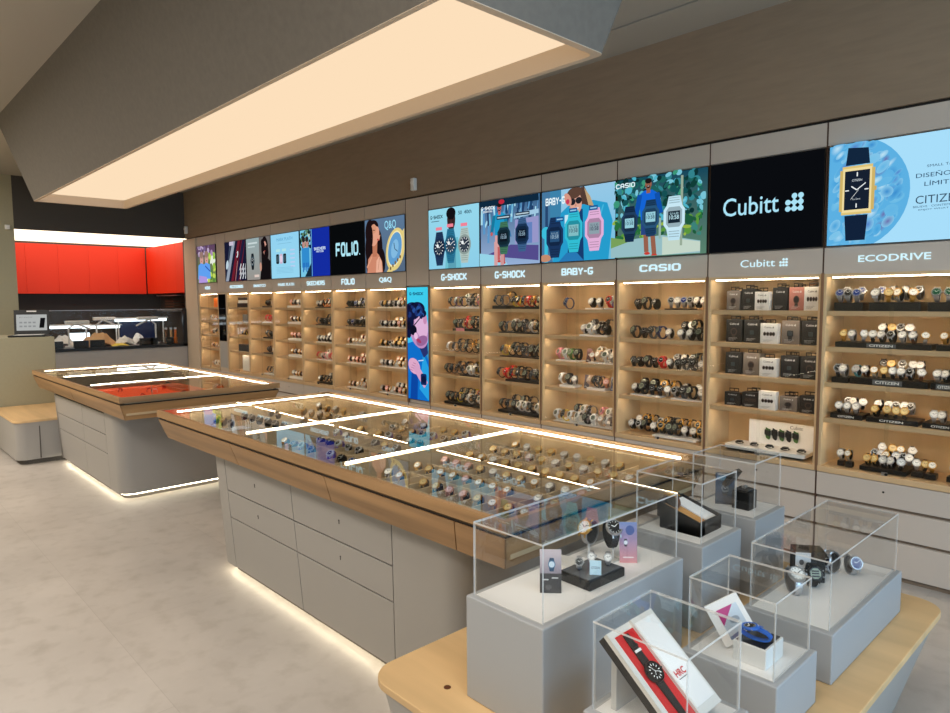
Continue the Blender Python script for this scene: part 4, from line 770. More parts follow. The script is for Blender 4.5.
# ================================================================== boxes and cards on the shelves
def product_box(x, y, z, w_, d, h, m, lab, tab=True, tname='dark', text='Cubitt', pic=None, group=None):
    r = empty('product_box', (x, y, z), lab, 'box', group)
    b = MB(); b.box(x-w_/2, y-d/2, z+.0005, x+w_/2, y+d/2, z+h, m); b.build('carton', r, bevel=.0015)
    lite = m in ('box_white', 'plinth_top'); fg = (40, 42, 46) if lite else (210, 212, 214)
    a = Art(w_*.94, h*.94, 'printed_card', {'box_white': (232, 230, 226), 'box_black': (24, 24, 26), 'box_grey': (112, 104, 98), 'box_rose': (168, 112, 104)}[m])
    a.text(text, w_*.2, h*.74, w_*.42, h*.09, fg, .01); cubitt_sym(a, w_*.68, h*.75, h*.028, fg)
    if pic == 'buds':
        for q in (.24, .42, .6, .76): a.ell(w_*q, h*.46, w_*.085, h*.1, (70, 50, 46)); a.quad(w_*q-w_*.04, h*.4, w_*q+w_*.04, h*.5, (24, 22, 24))
    elif pic == 'face': a.ell(w_*.47, h*.44, w_*.2, h*.17, (70, 52, 48)); a.ell(w_*.47, h*.44, w_*.14, h*.12, (26, 24, 26)); a.quad(w_*.36, h*.14, w_*.58, h*.28, (60, 50, 48))
    elif pic == 'band': a.poly(rrect(w_*.3, h*.3, w_*.64, h*.55, .006), (16, 16, 18)); a.poly(rrect(w_*.34, h*.33, w_*.6, h*.52, .005), (50, 60, 66)); a.quad(w_*.36, h*.12, w_*.58, h*.3, (34, 34, 38))
    for k in range(3): a.line(w_*.15, h*(.06+.05*k), w_*(.5+.1*k), h*(.06+.05*k), .0012, fg)
    a.at(x-w_*.47, y-d/2-.0003, z+h*.03); a.build('printed_front', r)
    if tab:
        b = MB(); hz_ = h+.028
        b.box(x-w_*.3, y-.001, z+h, x+w_*.3, y+.001, z+h+.006, tname); b.box(x-w_*.3, y-.001, z+h+.02, x+w_*.3, y+.001, z+h+.026, tname)
        for q in (-.3, -.02, .26): b.box(x+w_*q, y-.001, z+h+.006, x+w_*(q+.04), y+.001, z+h+.02, tname)
        b.build('hanging_tab', r)
mat('box_white', (232, 230, 226), .5); mat('box_black', (26, 26, 28), .5); mat('box_grey', (116, 108, 102), .5); mat('box_rose', (172, 116, 108), .5)
CN = {'box_white': 'white', 'box_black': 'black', 'box_grey': 'grey', 'box_rose': 'dusty rose'}
rows1 = [[('box_grey', 'face', .13), ('box_black', 'band', .14), ('box_white', 'buds', .12), ('box_black', None, .145), ('box_rose', 'face', .145), ('box_white', 'buds', .145)],
         [('box_black', 'face', .15), ('box_black', 'band', .15), ('box_white', 'buds', .13), ('box_grey', 'band', .15), ('box_black', 'band', .15)],
         [('box_black', 'band', .145), ('box_grey', 'face', .145), ('box_white', 'buds', .12), ('box_black', 'band', .14), ('box_black', 'face', .14)],
         [('box_black', 'band', .09), ('box_black', 'buds', .1), ('box_white', 'buds', .12), ('box_grey', 'face', .095), ('box_black', 'face', .11)]]
x0, x1 = BX['b1']; x0 += .035; x1 -= .035
for si, row in enumerate(rows1):
    n = len(row); wd_ = (x1-x0)*.93/n
    for i, (m, pic, h) in enumerate(row):
        back = 1 if m != 'box_white' else 0
        product_box(x0+.05+wd_*(i+.5), W+.09+(.03 if back else 0), SHZ[si], wd_*.9, .05, h, m, '%s carton, %s from left, %s shelf, under large black screen' % (CN[m], ORD[i], SHN[si]), si != 3 or back, pic=pic, group='cartons on the %s shelf under the large black screen' % SHN[si])
        if back and (i % 2 or si < 2):
            product_box(x0+.05+wd_*(i+.5)-.01, W+.2, SHZ[si], wd_*.8, .05, h*.95, m, '%s carton behind the %s carton, %s shelf, under large black screen' % (CN[m], ORD[i], SHN[si]), True, pic=None)
# white demonstration stand on the bottom shelf
xa, xb = -2.12, -1.60
r = empty('demonstration_stand', (-1.86, W+.12, SHZ[4]), 'white demo stand with row of black bands, bottom of large-black-screen case', 'display stand')
b = MB(); b.prism(rrect(xa, W+.02, xb, W+.22, .02), SHZ[4]+.012, SHZ[4]+.034, 'white'); b.prism(rrect(xa+.01, W+.025, xb-.01, W+.21, .02), SHZ[4]+.0005, SHZ[4]+.012, 'black'); b.build('tray', r)
b = MB(); b.box(xa+.09, W+.2, SHZ[4]+.034, xb-.01, W+.215, SHZ[4]+.19, 'plinth_top'); pn = b.build('back_panel', r)
letters('Cubitt', -1.76, W+.2, SHZ[4]+.155, .08, .022, .0, 'strap_grey', .001).build('lettering', pn)
b = MB()
for i in range(5):
    x = -1.90+i*.045; zz = SHZ[4]+.115+(-.012, .0, -.02, .0, -.006)[i]
    b.prism(rrect(x-.015, -.035, x+.015, .035, .008), 0, .006, 'strap_green' if i % 2 == 0 else 'box_black'); b.prism(rrect(x-.02, -.018, x+.02, .018, .006), .006, .012, 'box_black')
    k = len(b.v)-2*28
b.xf(lambda p: Vector((p.x, W+.198-p.z, SHZ[4]+.11+p.y+.008*math.sin(p.x*140)))); b.build('mounted_bands', pn)
for i in range(5):
    x = -2.04+i*.1; r = empty('smartwatch', (x, W+.08, SHZ[4]+.0345), 'black smartwatch lying %s from left on the white demo stand' % ORD[i], 'watch', 'smartwatches on the white demo stand')
    b = MB(); b.prism(rrect(x-.016, W+.062, x+.016, W+.1, .008), SHZ[4]+.048, SHZ[4]+.058, 'black'); b.build('case', r)
    b = MB(); pts = []
    rings = []
    for k in range(16):
        a = 2*PI*k/16; rings.append([(x+.02*math.cos(a)*q, W+.081+dy, SHZ[4]+.0365+.009+.0095*math.sin(a)*q) for q, dy in ((1, -.009), (1, .009), (.86, .009), (.86, -.009))])
    b.loft([[(p[0]*1.0, p[1], p[2]) for p in rg] for rg in rings], 'strap_black', caps=False, closed=True); b.xf(lambda p: Vector((x+(p.x-x)*1.35, p.y, p.z))); b.build('strap', r)

def card(x, y, z, w_, h, lean, rz, lab, fn, back=(220, 214, 208), name='brochure_card', thick=.0015):
    """card standing on its lower edge at (x,y,z), leaning back"""
    r = empty(name, (x, y, z), lab, 'card')
    a = Art(w_, h, 'printed_card', back, .00012); fn(a); a.at(-w_/2, 0, 0)
    o = a.build('printed_face'); b = MB(); b.box(-w_/2, 0, 0, w_/2, thick, h, 'white'); b.box(-w_*.1, thick, 0, w_*.1, thick+.0006, h*.7, 'white'); q = b.build('board')
    for k in (o, q): k.parent = r; k.rotation_euler = (-lean, 0, 0)
    r.rotation_euler = (0, 0, rz); return r
def c_ad(c1, c2, wt=(40, 50, 60)):
    def f(a):
        a.vgrad(0, 0, a.w, a.h, c1, c2); a.watch(a.w*.5, a.h*.55, a.w*.2, wt, wt, (200, 210, 214)); a.quad(a.w*.15, a.h*.08, a.w*.7, a.h*.12, (230, 230, 230)); a.quad(a.w*.15, a.h*.16, a.w*.5, a.h*.19, (200, 200, 200))
    return f
def bayx(k, u): a, c = BX[k]; return a+.03+u*(c-a-.06)
for k, si, u, c1, c2, nm in (('b3', 2, .53, (60, 40, 50), (150, 110, 110), 'brown'), ('b3', 3, .5, (50, 50, 60), (120, 110, 120), 'grey'), ('b3', 3, .88, (50, 80, 150), (180, 180, 200), 'blue'), ('b3', 4, .52, (110, 100, 110), (190, 180, 186), 'pale grey'),
                          ('b3', 4, .88, (60, 50, 60), (200, 190, 190), 'dark'), ('b4', 1, .92, (30, 24, 26), (90, 60, 60), 'black'), ('b4', 2, .93, (40, 34, 34), (110, 90, 80), 'brown'), ('b4', 4, .82, (90, 110, 120), (170, 190, 200), 'bluish')):
    card(bayx(k, u), W+.13 if k == 'b3' else W+.235, SHZ[si]+.001+(.006 if (k, si) == ('b3', 4) else 0), .05, .11, .15, 0, '%s picture card on %s shelf, %s' % (nm, SHN[si], BD[k]), c_ad(c1, c2))
o = empty('price_tag', (bayx('b5', .52), W+.055, SHZ[1]), 'small red sale tag on second shelf, case under three-watch screen', 'sign')
b = MB(); b.box(bayx('b5', .45), W+.05, SHZ[1]+.001, bayx('b5', .62), W+.056, SHZ[1]+.03, 'strap_pink'); b.build('tag_plate', o)
# accessories case and leftmost case
for si, (h, m) in {0: (.06, 'black'), 3: (.1, 'black')}.items():
    b = MB(); b.box(bayx('b11', .3), W+.06, SHZ[si]+.0005, bayx('b11', .97), W+.2, SHZ[si]+h, m); o = b.build('accessory_box', bevel=.004); tag(o, 'long black accessory box on %s shelf of case under striped screen' % SHN[si], 'box')
for k, zz in enumerate((0, .045)):
    b = MB(); b.box(bayx('b11', .32), W+.07, SHZ[0]+.061+zz, bayx('b11', .95), W+.19, SHZ[0]+.1+zz, 'black' if k else 'strap_white'); o = b.build('accessory_box', bevel=.003); tag(o, ('white' if not k else 'black')+' slim box %s on top shelf of case under striped screen' % ('stacked in the middle' if not k else 'stacked topmost'), 'box')
b = MB(); b.box(bayx('b11', .35), W+.12, SHZ[1]+.0005, bayx('b11', .6), W+.2, SHZ[1]+.11, 'strap_grey'); o = b.build('accessory_box', bevel=.003); tag(o, 'upright grey box on second shelf of case under striped screen', 'box')
b = MB(); b.prism(rrect(bayx('b11', .4), W+.08, bayx('b11', .9), W+.22, .01), SHZ[4]+.0005, SHZ[4]+.23, 'white'); o = b.build('gift_bag', bevel=.003); tag(o, 'large white bag on bottom shelf of case under striped screen', 'bag')
b = MB(); b.box(bayx('b12', .45), W+.1, SHZ[0]+.0005, bayx('b12', .75), W+.18, SHZ[0]+.14, 'strap_orange'); o = b.build('product_box', bevel=.003); tag(o, 'orange box on the top shelf of the leftmost case', 'box')

# ================================================================== island counters
def island(X0, X1, Y0, Y1, bx0, bx1, by0, by1, leds, label, seams_f, mid, right, left, orange, stepy=.02):
    root = empty('display_counter', ((bx0+bx1)/2, (by0+by1)/2, 0), label, 'counter')
    ZR = .92; gz = .874
    # base body
    b = MB(); tp = .036
    def tap(p):
        k = (p.z-.05)/.65
        cx, cyy = (bx0+bx1)/2, (by0+by1)/2
        return Vector((p.x+tp*k*(1 if p.x > cx else -1), p.y+tp*k*(1 if p.y > cyy else -1), p.z))
    core = rrect(bx0+.0, by0+.012, bx1, by1, .11, 6)
    for x0_, x1_, m, nm in ((left, right, 'grey_laminate', 0),):
        b.prism([(left, by0+.012), (right, by0+.012), (right, by0+.2), (left, by0+.2)], .05, .744, 'laminate_gap')
    b.xf(tap); b.build('drawer_recess', root)
    b = MB()
    pl = rrect(bx0, by0, left-.003, by1, .11, 6, (.11, 0, 0, .11)); b.prism(pl, .05, .744, 'grey_laminate'); pr_ = rrect(right+.003, by0, bx1, by1, .11, 6, (0, .11, .11, 0)); b.prism(pr_, .05, .744, 'grey_laminate')
    b.box(left-.003, by0+.2, .05, right+.003, by1, .744, 'grey_laminate')
    b.xf(tap); b.build('base_body', root, smooth=True)
    g = .003
    for (xa_, xb_) in ((left, mid), (mid, right)):
        for j, (za, zb) in enumerate(((.055, .350), (.357, .510), (.517, .695))):
            b = MB(); b.box(xa_+g, by0, za, xb_-g, by0+.02, zb, 'grey_laminate'); b.xf(tap); d = b.build('drawer', root, bevel=.0012)
            if j and not orange:
                kx = xa_+.37; kz = (za+zb)/2+.01; b = MB(); b.cyl((kx, by0-.0015, kz), (kx, by0+.004, kz), .0045, 'black'); b.box(kx-.002, by0-.0015, kz-.016, kx+.002, by0+.004, kz, 'black'); b.xf(tap); b.build('keyhole', d)
    # toe light
    b = MB(); b.prism(rrect(bx0+.05, by0+.05, bx1-.05, by1-.05, .08), 0.0005, .05, 'laminate_gap'); b.build('toe_kick', root)
    ri = rrect(bx0+.022, by0+.034, bx1-.034, by1-.034, .09); ro = rrect(bx0+.024, by0+.024, bx1-.024, by1-.024, .095)
    b = MB(); b.loft([[(x, y, z) for x, y in q] for q, z in ((ri, .036), (ro, .036), (ro, .048), (ri, .048))], 'led_toe', caps=False, closed=True); b.build('toe_light_strip', root)
    # fascia
    wf = 'wood_counter'
    top_ = (X0+.004, Y0+.004, X1-.004, Y1-.004); IN = .045
    bot = (X0+IN, Y0+IN, X1-IN, Y1-IN)
    def fr(q, z): return [(q[0], q[1], z), (q[2], q[1], z), (q[2], q[3], z), (q[0], q[3], z)]
    t2 = (top_[0]+.004, top_[1]+.004, top_[2]-.004, top_[3]-.004)
    b = MB(); A_ = fr(t2, gz-.004); B_ = fr((bot[0]+.003, bot[1]+.003, bot[2]-.003, bot[3]-.003), .745); b.add(A_+B_, [(0, 4, 5, 1), (1, 5, 6, 2), (2, 6, 7, 3), (3, 7, 4, 0), (4, 7, 6, 5)], 'dark'); b.build('fascia_core', root)
    def strip(side, f0, f1):
        b = MB(); z1, z0 = gz-.012, .745
        if side in 'nf':
            yt, yb = (top_[1], bot[1]) if side == 'n' else (top_[3], bot[3]); e = .006 if side == 'n' else -.006
            xt = lambda f: top_[0]+f*(top_[2]-top_[0]); xb = lambda f: bot[0]+f*(bot[2]-bot[0])
            q = [(xb(f0), yb, z0), (xb(f1), yb, z0), (xb(f0), yb+e, z0), (xb(f1), yb+e, z0), (xt(f0), yt, z1), (xt(f1), yt, z1), (xt(f0), yt+e, z1), (xt(f1), yt+e, z1)]
        else:
            xt_, xb_ = (top_[0], bot[0]) if side == 'l' else (top_[2], bot[2]); e = .006 if side == 'l' else -.006
            yt = lambda f: top_[1]+f*(top_[3]-top_[1]); yb = lambda f: bot[1]+f*(bot[3]-bot[1])
            q = [(xb_, yb(f0), z0), (xb_+e, yb(f0), z0), (xb_, yb(f1), z0), (xb_+e, yb(f1), z0), (xt_, yt(f0), z1), (xt_+e, yt(f0), z1), (xt_, yt(f1), z1), (xt_+e, yt(f1), z1)]
        b.hexa(q, wf if side in 'nf' else 'wood_counter_end'); b.build('fascia_board', root)
    fs = [0]+[(s-X0)/(X1-X0) for s in seams_f]+[1]
    for i in range(len(fs)-1): strip('n', fs[i]+(.0009 if i else 0), fs[i+1]-(.0009 if i < len(fs)-2 else 0))
    strip('f', 0, 1); strip('l', 0, 1); strip('r', 0, 1)
    # rim frame and glass
    rw_ = .02; sx_ = .04
    b = MB()
    b.box(X0, Y0, gz+.004, X1, Y0+rw_, ZR, wf); b.box(X0, Y1-rw_, gz+.004, X1, Y1, ZR, wf)
    b.box(X0, Y0+rw_, gz+.004, X0+rw_, Y1-rw_, ZR, 'wood_counter_end'); b.box(X1-rw_, Y0+rw_, gz+.004, X1, Y1-rw_, ZR, 'wood_counter_end'); b.build('top_rim', root)
    b = MB(); b.box(X0+rw_, Y0+rw_, ZR-.008, X1-rw_, Y1-rw_, ZR-.002, 'glass_counter'); b.build('glass_top', root)
    # tray
    tz = .79
    b = MB(); x0_, x1_, y0_, y1_ = X0+rw_+.015, X1-rw_-.015, Y0+rw_+.03, Y1-rw_-.03
    b.box(x0_, y0_, tz-.01, x1_, y1_, tz, 'tray'); b.box(x0_-.008, y0_, tz-.01, x0_, y1_, ZR-.04, 'tray'); b.box(x1_, y0_, tz-.01, x1_+.008, y1_, ZR-.04, 'tray'); b.box(x0_, y0_-.008, tz-.01, x1_, y0_, ZR-.04, 'tray'); b.box(x0_, y1_, tz-.01, x1_, y1_+.008, ZR-.04, 'tray')
    b.build('tray', root)
    # led frame
    for xl in leds[:-1]:
        b = MB(); b.box(xl-.005, Y0+.1, ZR-.018, xl+.005, Y1-.06, ZR-.0085, 'led_counter'); b.build('led_bar', root)
    b = MB(); b.box(leds[0]+.006, Y1-.06, ZR-.018, leds[-1]-.009, Y1-.051, ZR-.0085, 'led_counter'); b.build('led_bar', root)
    for xl in leds[1:-1]:
        b = MB(); b.box(xl-.006, y0_, tz, xl+.006, y1_, ZR-.022, 'tray'); b.build('partition', root)
    return tz, x0_, x1_, y0_, y1_, root
L1 = (-4.42, -3.43, -2.47, -1.50)
tz, tx0, tx1, ty0, ty1, c1 = island(-4.495, -1.42, 1.47, 2.72, -3.99, -1.82, 1.641, 2.56, L1, 'nearer and longer wooden glass-top counter with three lit watch trays', (-3.43, -2.49, -1.66), -3.0, -2.232, -3.777, False)
mods = [(-4.44, -3.44), (-3.42, -2.48), (-2.46, -1.48)]
rnd = random.Random(5)
# compartment grids
for mi, nx, ny in ((1, 10, 7), (2, 12, 7)):
    a0, a1 = mods[mi]; b = MB()
    for i in range(1, nx): x = a0+(a1-a0)*i/nx; b.box(x-.003, ty0, tz, x+.003, ty1, tz+.045, 'tray')
    for j in range(1, ny): y = ty0+(ty1-ty0)*j/ny; b.box(a0, y-.003, tz, a1, y+.003, tz+.045, 'tray')
    b.build('tray_divider_grid', c1)
TN = ['left', 'middle', 'right']
pools = {2: ['gld_chp', 'gld_wht', 'two_wht', 'stl_wht', 'blk_gld', 'gld_chp', 'brn_gld', 'stl_wht', 'rose'], 1: ['brn_gld', 'blk_gld', 'blk_slv', 'gld_chp', 'brn_wht', 'blk_blk', 'g_prp', 'stl_blk'], 0: ['brn_wht', 'blk_slv', 'gld_chp', 'stl_blk', 'blk_wht', 'brn_gld']}
for mi, nx, ny in ((0, 9, 6), (1, 10, 7), (2, 12, 7)):
    a0, a1 = mods[mi]
    for j in range(ny):
        idx = 0
        for i in range(nx):
            if mi == 0 and (j == 0 or rnd.random() < .35): continue
            if mi == 1 and rnd.random() < .3: continue
            if mi == 2 and rnd.random() < .1: continue
            st = rnd.choice(pools[mi]); x = a0+(a1-a0)*(i+.5)/nx; y = ty0+(ty1-ty0)*(j+.5)/ny
            if mi == 1 and j < 2: st = rnd.choice(['g_prp', 'stl_blk', 'blk_blk', 'nvy', 'brn_gld'])
            lab = '%s, %s from left, %s row, %s counter tray' % (STY[st][4], ORD[idx], ORD[j], TN[mi]+' near'); idx += 1
            watch(st, x, y-.01, tz+.012, lab, 'watches in the %s tray of the nearer counter' % TN[mi], rnd.uniform(0, .5), -.5, .8)
# small leaflets in the left tray
for i, (x, y, c, nm) in enumerate(((-4.25, 1.66, (110, 130, 210), 'blue'), (-4.2, 1.85, (226, 226, 232), 'white'), (-4.0, 1.62, (230, 110, 50), 'orange'))):
    r = empty('leaflet', (x, y, tz), '%s leaflet in the left tray of the nearer counter' % nm, 'leaflet')
    a = Art(.12, .16, 'printed_card', c); a.quad(.01, .1, .08, .13, (240, 240, 240)); a.text('G-SHOCK', .01, .03, .08, .015, (30, 30, 40), .02); a.xf(lambda p: Vector((x-.06+p.x, y-.08+p.z, tz+.0008-p.y))); a.build('printed_face', r)
# far counter
L2 = (-8.10, -7.32, -6.40, -5.36)
tz2, ux0, ux1, uy0, uy1, c2 = island(-8.17, -5.27, 1.47, 2.72, -7.84, -5.86, 1.620, 2.52, L2, 'farther wooden glass-top counter with an orange-lined tray', (-6.72,), -6.84, -6.15, -7.78, True)
b = MB(); b.box(-6.38, uy0, tz2+.0005, -5.32, uy1-.38, tz2+.075, 'orange_felt'); b.build('orange_lining', c2)
b = MB(); b.box(-7.3, uy0+.02, tz2+.0005, -6.42, uy1-.02, tz2+.02, 'soffit_dark'); b.build('dark_lining', c2)
for i in range(9):
    x = -6.3+rnd.uniform(0, .85); y = uy0+.15+rnd.uniform(0, .55); st = rnd.choice(['g_red', 'g_org', 'g_red', 'g_blk', 'g_wht'])
    watch(st, x, y, tz2+.0755, '%s on the orange lining of the farther counter' % STY[st][4], 'watches on the orange lining of the farther counter', rnd.uniform(-1, 1), -1.15, .55)
for i in range(8):
    st = rnd.choice(['gld_chp', 'g_org', 'stl_wht', 'g_wht']); watch(st, -5.95+.08*i, uy1-.25+rnd.uniform(-.08, .08), tz2+.012, '%s at the far right end of the farther counter' % STY[st][4], 'watches at the right end of the farther counter', 0, -.6, 1.1)
b = MB(); b.box(-5.75, uy1-.4, tz2+.0005, -5.62, uy1-.3, tz2+.07, 'orange_felt'); o = b.build('gift_box', bevel=.003); tag(o, 'small orange box at the far right end of the farther counter', 'box')

# ================================================================== benches
def bench(x0, y0, x1, y1, label, H=.45, r=.1, seam=None, inset=.12, extra=None):
    root = empty('low_bench', ((x0+x1)/2, (y0+y1)/2, 0), label, 'bench')
    b = MB(); b.prism(rrect(x0, y0, x1, y1, r, 8), H-.024, H, 'wood_bench'); b.build('wooden_top', root, bevel=.003)
    b = MB(); q = rrect(x0+.012, y0+.012, x1-.012, y1-.012, r*.95, 8); q2 = rrect(x0+inset, y0+inset*.5, x1-inset, y1-inset*.5, r*.95, 8)
    b.prism(q2, .05, H-.0245, 'grey_laminate', q); b.build('base_body', root, smooth=True)
    q3 = rrect(x0+inset+.04, y0+inset*.5+.04, x1-inset-.04, y1-inset*.5-.04, r*.9, 8); b = MB(); b.prism(q3, .0005, .05, 'laminate_gap'); b.build('toe_kick', root)
    if extra: extra(root)
    return root
def hole(root):
    b = MB(); b.cyl((-1.47, 1.27, .4502), (-1.47, 1.27, .4512), .011, 'strap_brown', n=20); b.build('cable_hole', root)
bench(-1.71, 1.14, -.575, 2.98, 'pale wood topped low bench carrying the clear display boxes', extra=hole)
def seam(root):
    b = MB(); b.box(-7.885, 1.448, .06, -7.866, 1.456, .42, 'laminate_gap'); b.build('panel_seam', root)
bench(-9.09, 1.235, -7.852, 2.1, 'wood topped low bench in front of the olive reception desk', inset=.03, extra=seam)
b = MB(); b.box(-10.1, -1.2, 0, -9.1, 1.88, 1.215, 'olive'); o = b.build('reception_desk', bevel=.004); tag(o, 'olive grey reception desk behind the small wooden bench', 'desk')

# ================================================================== plinths and clear covers on the bench
def plinth(x0, y0, x1, y1, zb, zt, label):
    root = empty('display_plinth', ((x0+x1)/2, (y0+y1)/2, zb), label, 'plinth')
    b = MB(); b.box(x0, y0, zb+.0005, x1, y1, zt, 'plinth_white'); b.build('plinth_body', root, bevel=.004)
    b = MB(); b.box(x0+.02, y0+.02, zt+.0002, x1-.02, y1-.02, zt+.0016, 'plinth_top'); b.build('lit_top', root)  # top sheet paler than the body, standing in for light from above
def cover(x0, y0, x1, y1, z, zt, label):
    root = empty('clear_cover', ((x0+x1)/2, (y0+y1)/2, z), label, 'clear cover')
    t = .005
    def pane(q, axis, nm):
        b = MB(); b.box(*q, 'acrylic')
        k = b.slot('acrylic_edge')
        for i, f in enumerate(b.f):
            ps = [b.v[j] for j in f]
            if max(p[axis] for p in ps)-min(p[axis] for p in ps) > 1e-6: b.m[i] = k
        b.build(nm, root)
    pane((x0, y0, z, x1, y0+t, zt-t), 1, 'side_pane'); pane((x0, y1-t, z, x1, y1, zt-t), 1, 'side_pane')
    pane((x0, y0+t, z, x0+t, y1-t, zt-t), 0, 'side_pane'); pane((x1-t, y0+t, z, x1, y1-t, zt-t), 0, 'side_pane')
    pane((x0, y0, zt-t, x1, y1, zt), 2, 'top_pane')
CX0, CX1, DX0, DX1 = -1.397, -1.105, -.955, -.68
BZ = .45
def unit(x0, y0, x1, y1, zt, zc, lab):
    plinth(x0, y0, x1, y1, BZ, zt, 'grey plinth '+lab); i = .016; cover(x0+i, y0+i, x1-i, y1-i, zt+.0018, zc, 'clear acrylic cover '+lab)
unit(CX0, 1.281, CX1, 1.983, .755, .972, 'of the long tall display box nearest the counter')
unit(CX0, 2.11, CX1, 2.40, .755, .972, 'over the open black and gold watch box')
unit(CX0, 2.52, CX1, 2.79, .755, .972, 'over the small black jewellery box, farthest back')
unit(DX0, 2.095, DX1, 2.79, .605, .82, 'of the long low display box at the right')
unit(DX0, 1.703, DX1, 1.975, .605, .82, 'over the blue watch on white cube')
unit(DX0+.01, 1.24, DX1+.01, 1.52, .63, .85, 'over the red and white slanted watch case')

# contents ------------------------------------------------------------
def disp(style, x, y, z, lab, rz=0, rx=0, s=1.0, flat=None):
    S, C_, D, J, _ = proto(style); r = empty('wristwatch', (x, y, z), lab, 'watch')
    for me, nm in ((S, 'strap'), (C_, 'case'), (D, 'dial')):
        o = bpy.data.objects.new(nm, me); o.parent = r; COL.objects.link(o)
    r.rotation_euler = (rx, 0, rz); r.scale = flat or (s, s, s); return r
ZA = .7568; RZ = .75    # contents turned a little towards the camera
def local(root, b, nm, **k):
    o = b.build(nm, **k); o.parent = root; return o
# box A: black tray, two cards, watches
r = empty('display_tray', (-1.215, 1.635, ZA), 'low black tray with grey top in the long tall display box', 'tray')
b = MB(); b.box(-.06, -.085, 0, .06, .085, .028, 'black'); local(r, b, 'tray_body', bevel=.003)
b = MB(); b.box(-.052, -.077, .028, .052, .077, .030, 'strap_grey'); local(r, b, 'tray_top')
r.rotation_euler = (0, 0, -.03)
for i, (x, y, st) in enumerate(((-1.235, 1.60, 'stl_blk'), (-1.235, 1.66, 'stl_wht'), (-1.195, 1.69, 'stl_wht'))):
    disp(st, x, y, ZA+.031, 'small %s, %s on the black tray' % (STY[st][4], ('front', 'middle', 'rearmost')[i]), .6, 0, .6)
def f_sign(a): a.quad(0, 0, a.w, a.h, (196, 226, 238)); a.text('CITIZEN', a.w*.15, a.h*.42, a.w*.7, a.h*.16, (50, 90, 120), .01)
card(-1.176, 1.60, ZA+.0305, .034, .042, .2, .65, 'small pale blue sign card on the black tray', f_sign, name='sign_card', thick=.003)
def f_card1(a):
    a.vgrad(0, 0, a.w, a.h*.45, (44, 44, 48), (60, 58, 62)); a.vgrad(0, a.h*.45, a.w, a.h, (150, 140, 150), (206, 190, 192)); a.watch(a.w*.55, a.h*.66, a.w*.17, (60, 90, 120), (90, 130, 160), (210, 225, 235)); a.quad(a.w*.1, a.h*.3, a.w*.4, a.h*.33, (210, 210, 210)); a.quad(a.w*.55, a.h*.34, a.w*.85, a.h*.37, (210, 210, 210)); a.ell(a.w*.4, a.h*.14, a.w*.15, a.h*.06, (84, 82, 86))
card(-1.232, 1.462, ZA, .062, .125, .12, .75, 'grey brochure card at the front of the long tall display box', f_card1)
def f_card2(a):
    a.vgrad(0, 0, a.w, a.h, (214, 140, 140), (120, 140, 190)); a.ell(a.w*.6, a.h*.8, a.w*.25, a.h*.12, (70, 90, 150)); a.ell(a.w*.35, a.h*.55, a.w*.2, a.h*.12, (176, 150, 186)); a.quad(a.w*.2, a.h*.12, a.w*.8, a.h*.15, (240, 220, 220)); a.watch(a.w*.35, a.h*.5, a.w*.12, (50, 50, 60), (190, 190, 200), (240, 240, 245))
card(-1.205, 1.815, ZA, .056, .13, .12, .75, 'pink and blue brochure card at back of long tall display box', f_card2)
def ring_stand(x, y, z, h, lab):
    r = empty('watch_stand', (x, y, z), lab, 'display stand'); b = MB(); b.box(x-.02, y-.02, z+.0003, x+.02, y+.02, z+.004, 'acrylic_edge'); b.cyl((x, y, z+.004), (x, y, z+h), .004, 'acrylic_edge'); b.build('clear_post', r)
ring_stand(-1.255, 1.80, ZA, .04, 'clear post under silver watch beside pink and blue brochure card'); disp('blk_slv', -1.255, 1.80, ZA+.041, 'large silver watch raised beside the pink and blue brochure card', 1.1, -.4, 1.25)
ring_stand(-1.33, 1.77, ZA, .04, 'clear post at the back of the long tall display box'); disp('two_wht', -1.33, 1.77, ZA+.041, 'gold and silver watch at the back left of long tall box', -.1, -.2, 1.15)
b = MB(); b.box(-.042, -.042, 0, .042, .042, .012, 'white'); r = b.build('display_block', bevel=.002); r.location = (-1.345, 1.66, ZA); r.rotation_euler = (0, 0, .2); tag(r, 'flat white square block behind the black tray', 'display stand')
# box B1: open black watch box
r = empty('watch_box', (-1.24, 2.27, ZA), 'open black watch box with gold lining under a clear cover', 'box')
b = MB()
hx, hy = .088, .085
zf, zk = .07, .115   # height of the front and back edge
def slab(b_, pts_low, pts_high, m): b_.hexa(pts_low+pts_high, m)
def wallx(b_, x0_, x1_, m): b_.hexa([(x0_, -hy, 0), (x1_, -hy, 0), (x0_, hy, 0), (x1_, hy, 0), (x0_, -hy, zk), (x1_, -hy, zf if x1_ > 0 and x0_ > 0 else zk), (x0_, hy, zk), (x1_, hy, zf)], m)
b.hexa([(-hx, -hy, 0), (hx, -hy, 0), (-hx, hy, 0), (hx, hy, 0), (-hx, -hy, .085), (hx, -hy, .035), (-hx, hy, .085), (hx, hy, .035)], 'black')
for q in ((-hx, -hy, hx, -hy+.008), (-hx, hy-.008, hx, hy)):
    b.hexa([(q[0], q[1], 0), (q[2], q[1], 0), (q[0], q[3], 0), (q[2], q[3], 0), (q[0], q[1], .105), (q[2], q[1], .055), (q[0], q[3], .105), (q[2], q[3], .055)], 'black')
b.box(-hx, -hy, .0, -hx+.008, hy, .105, 'black'); b.box(hx-.008, -hy, 0, hx, hy, .055, 'black')
local(r, b, 'box_body')
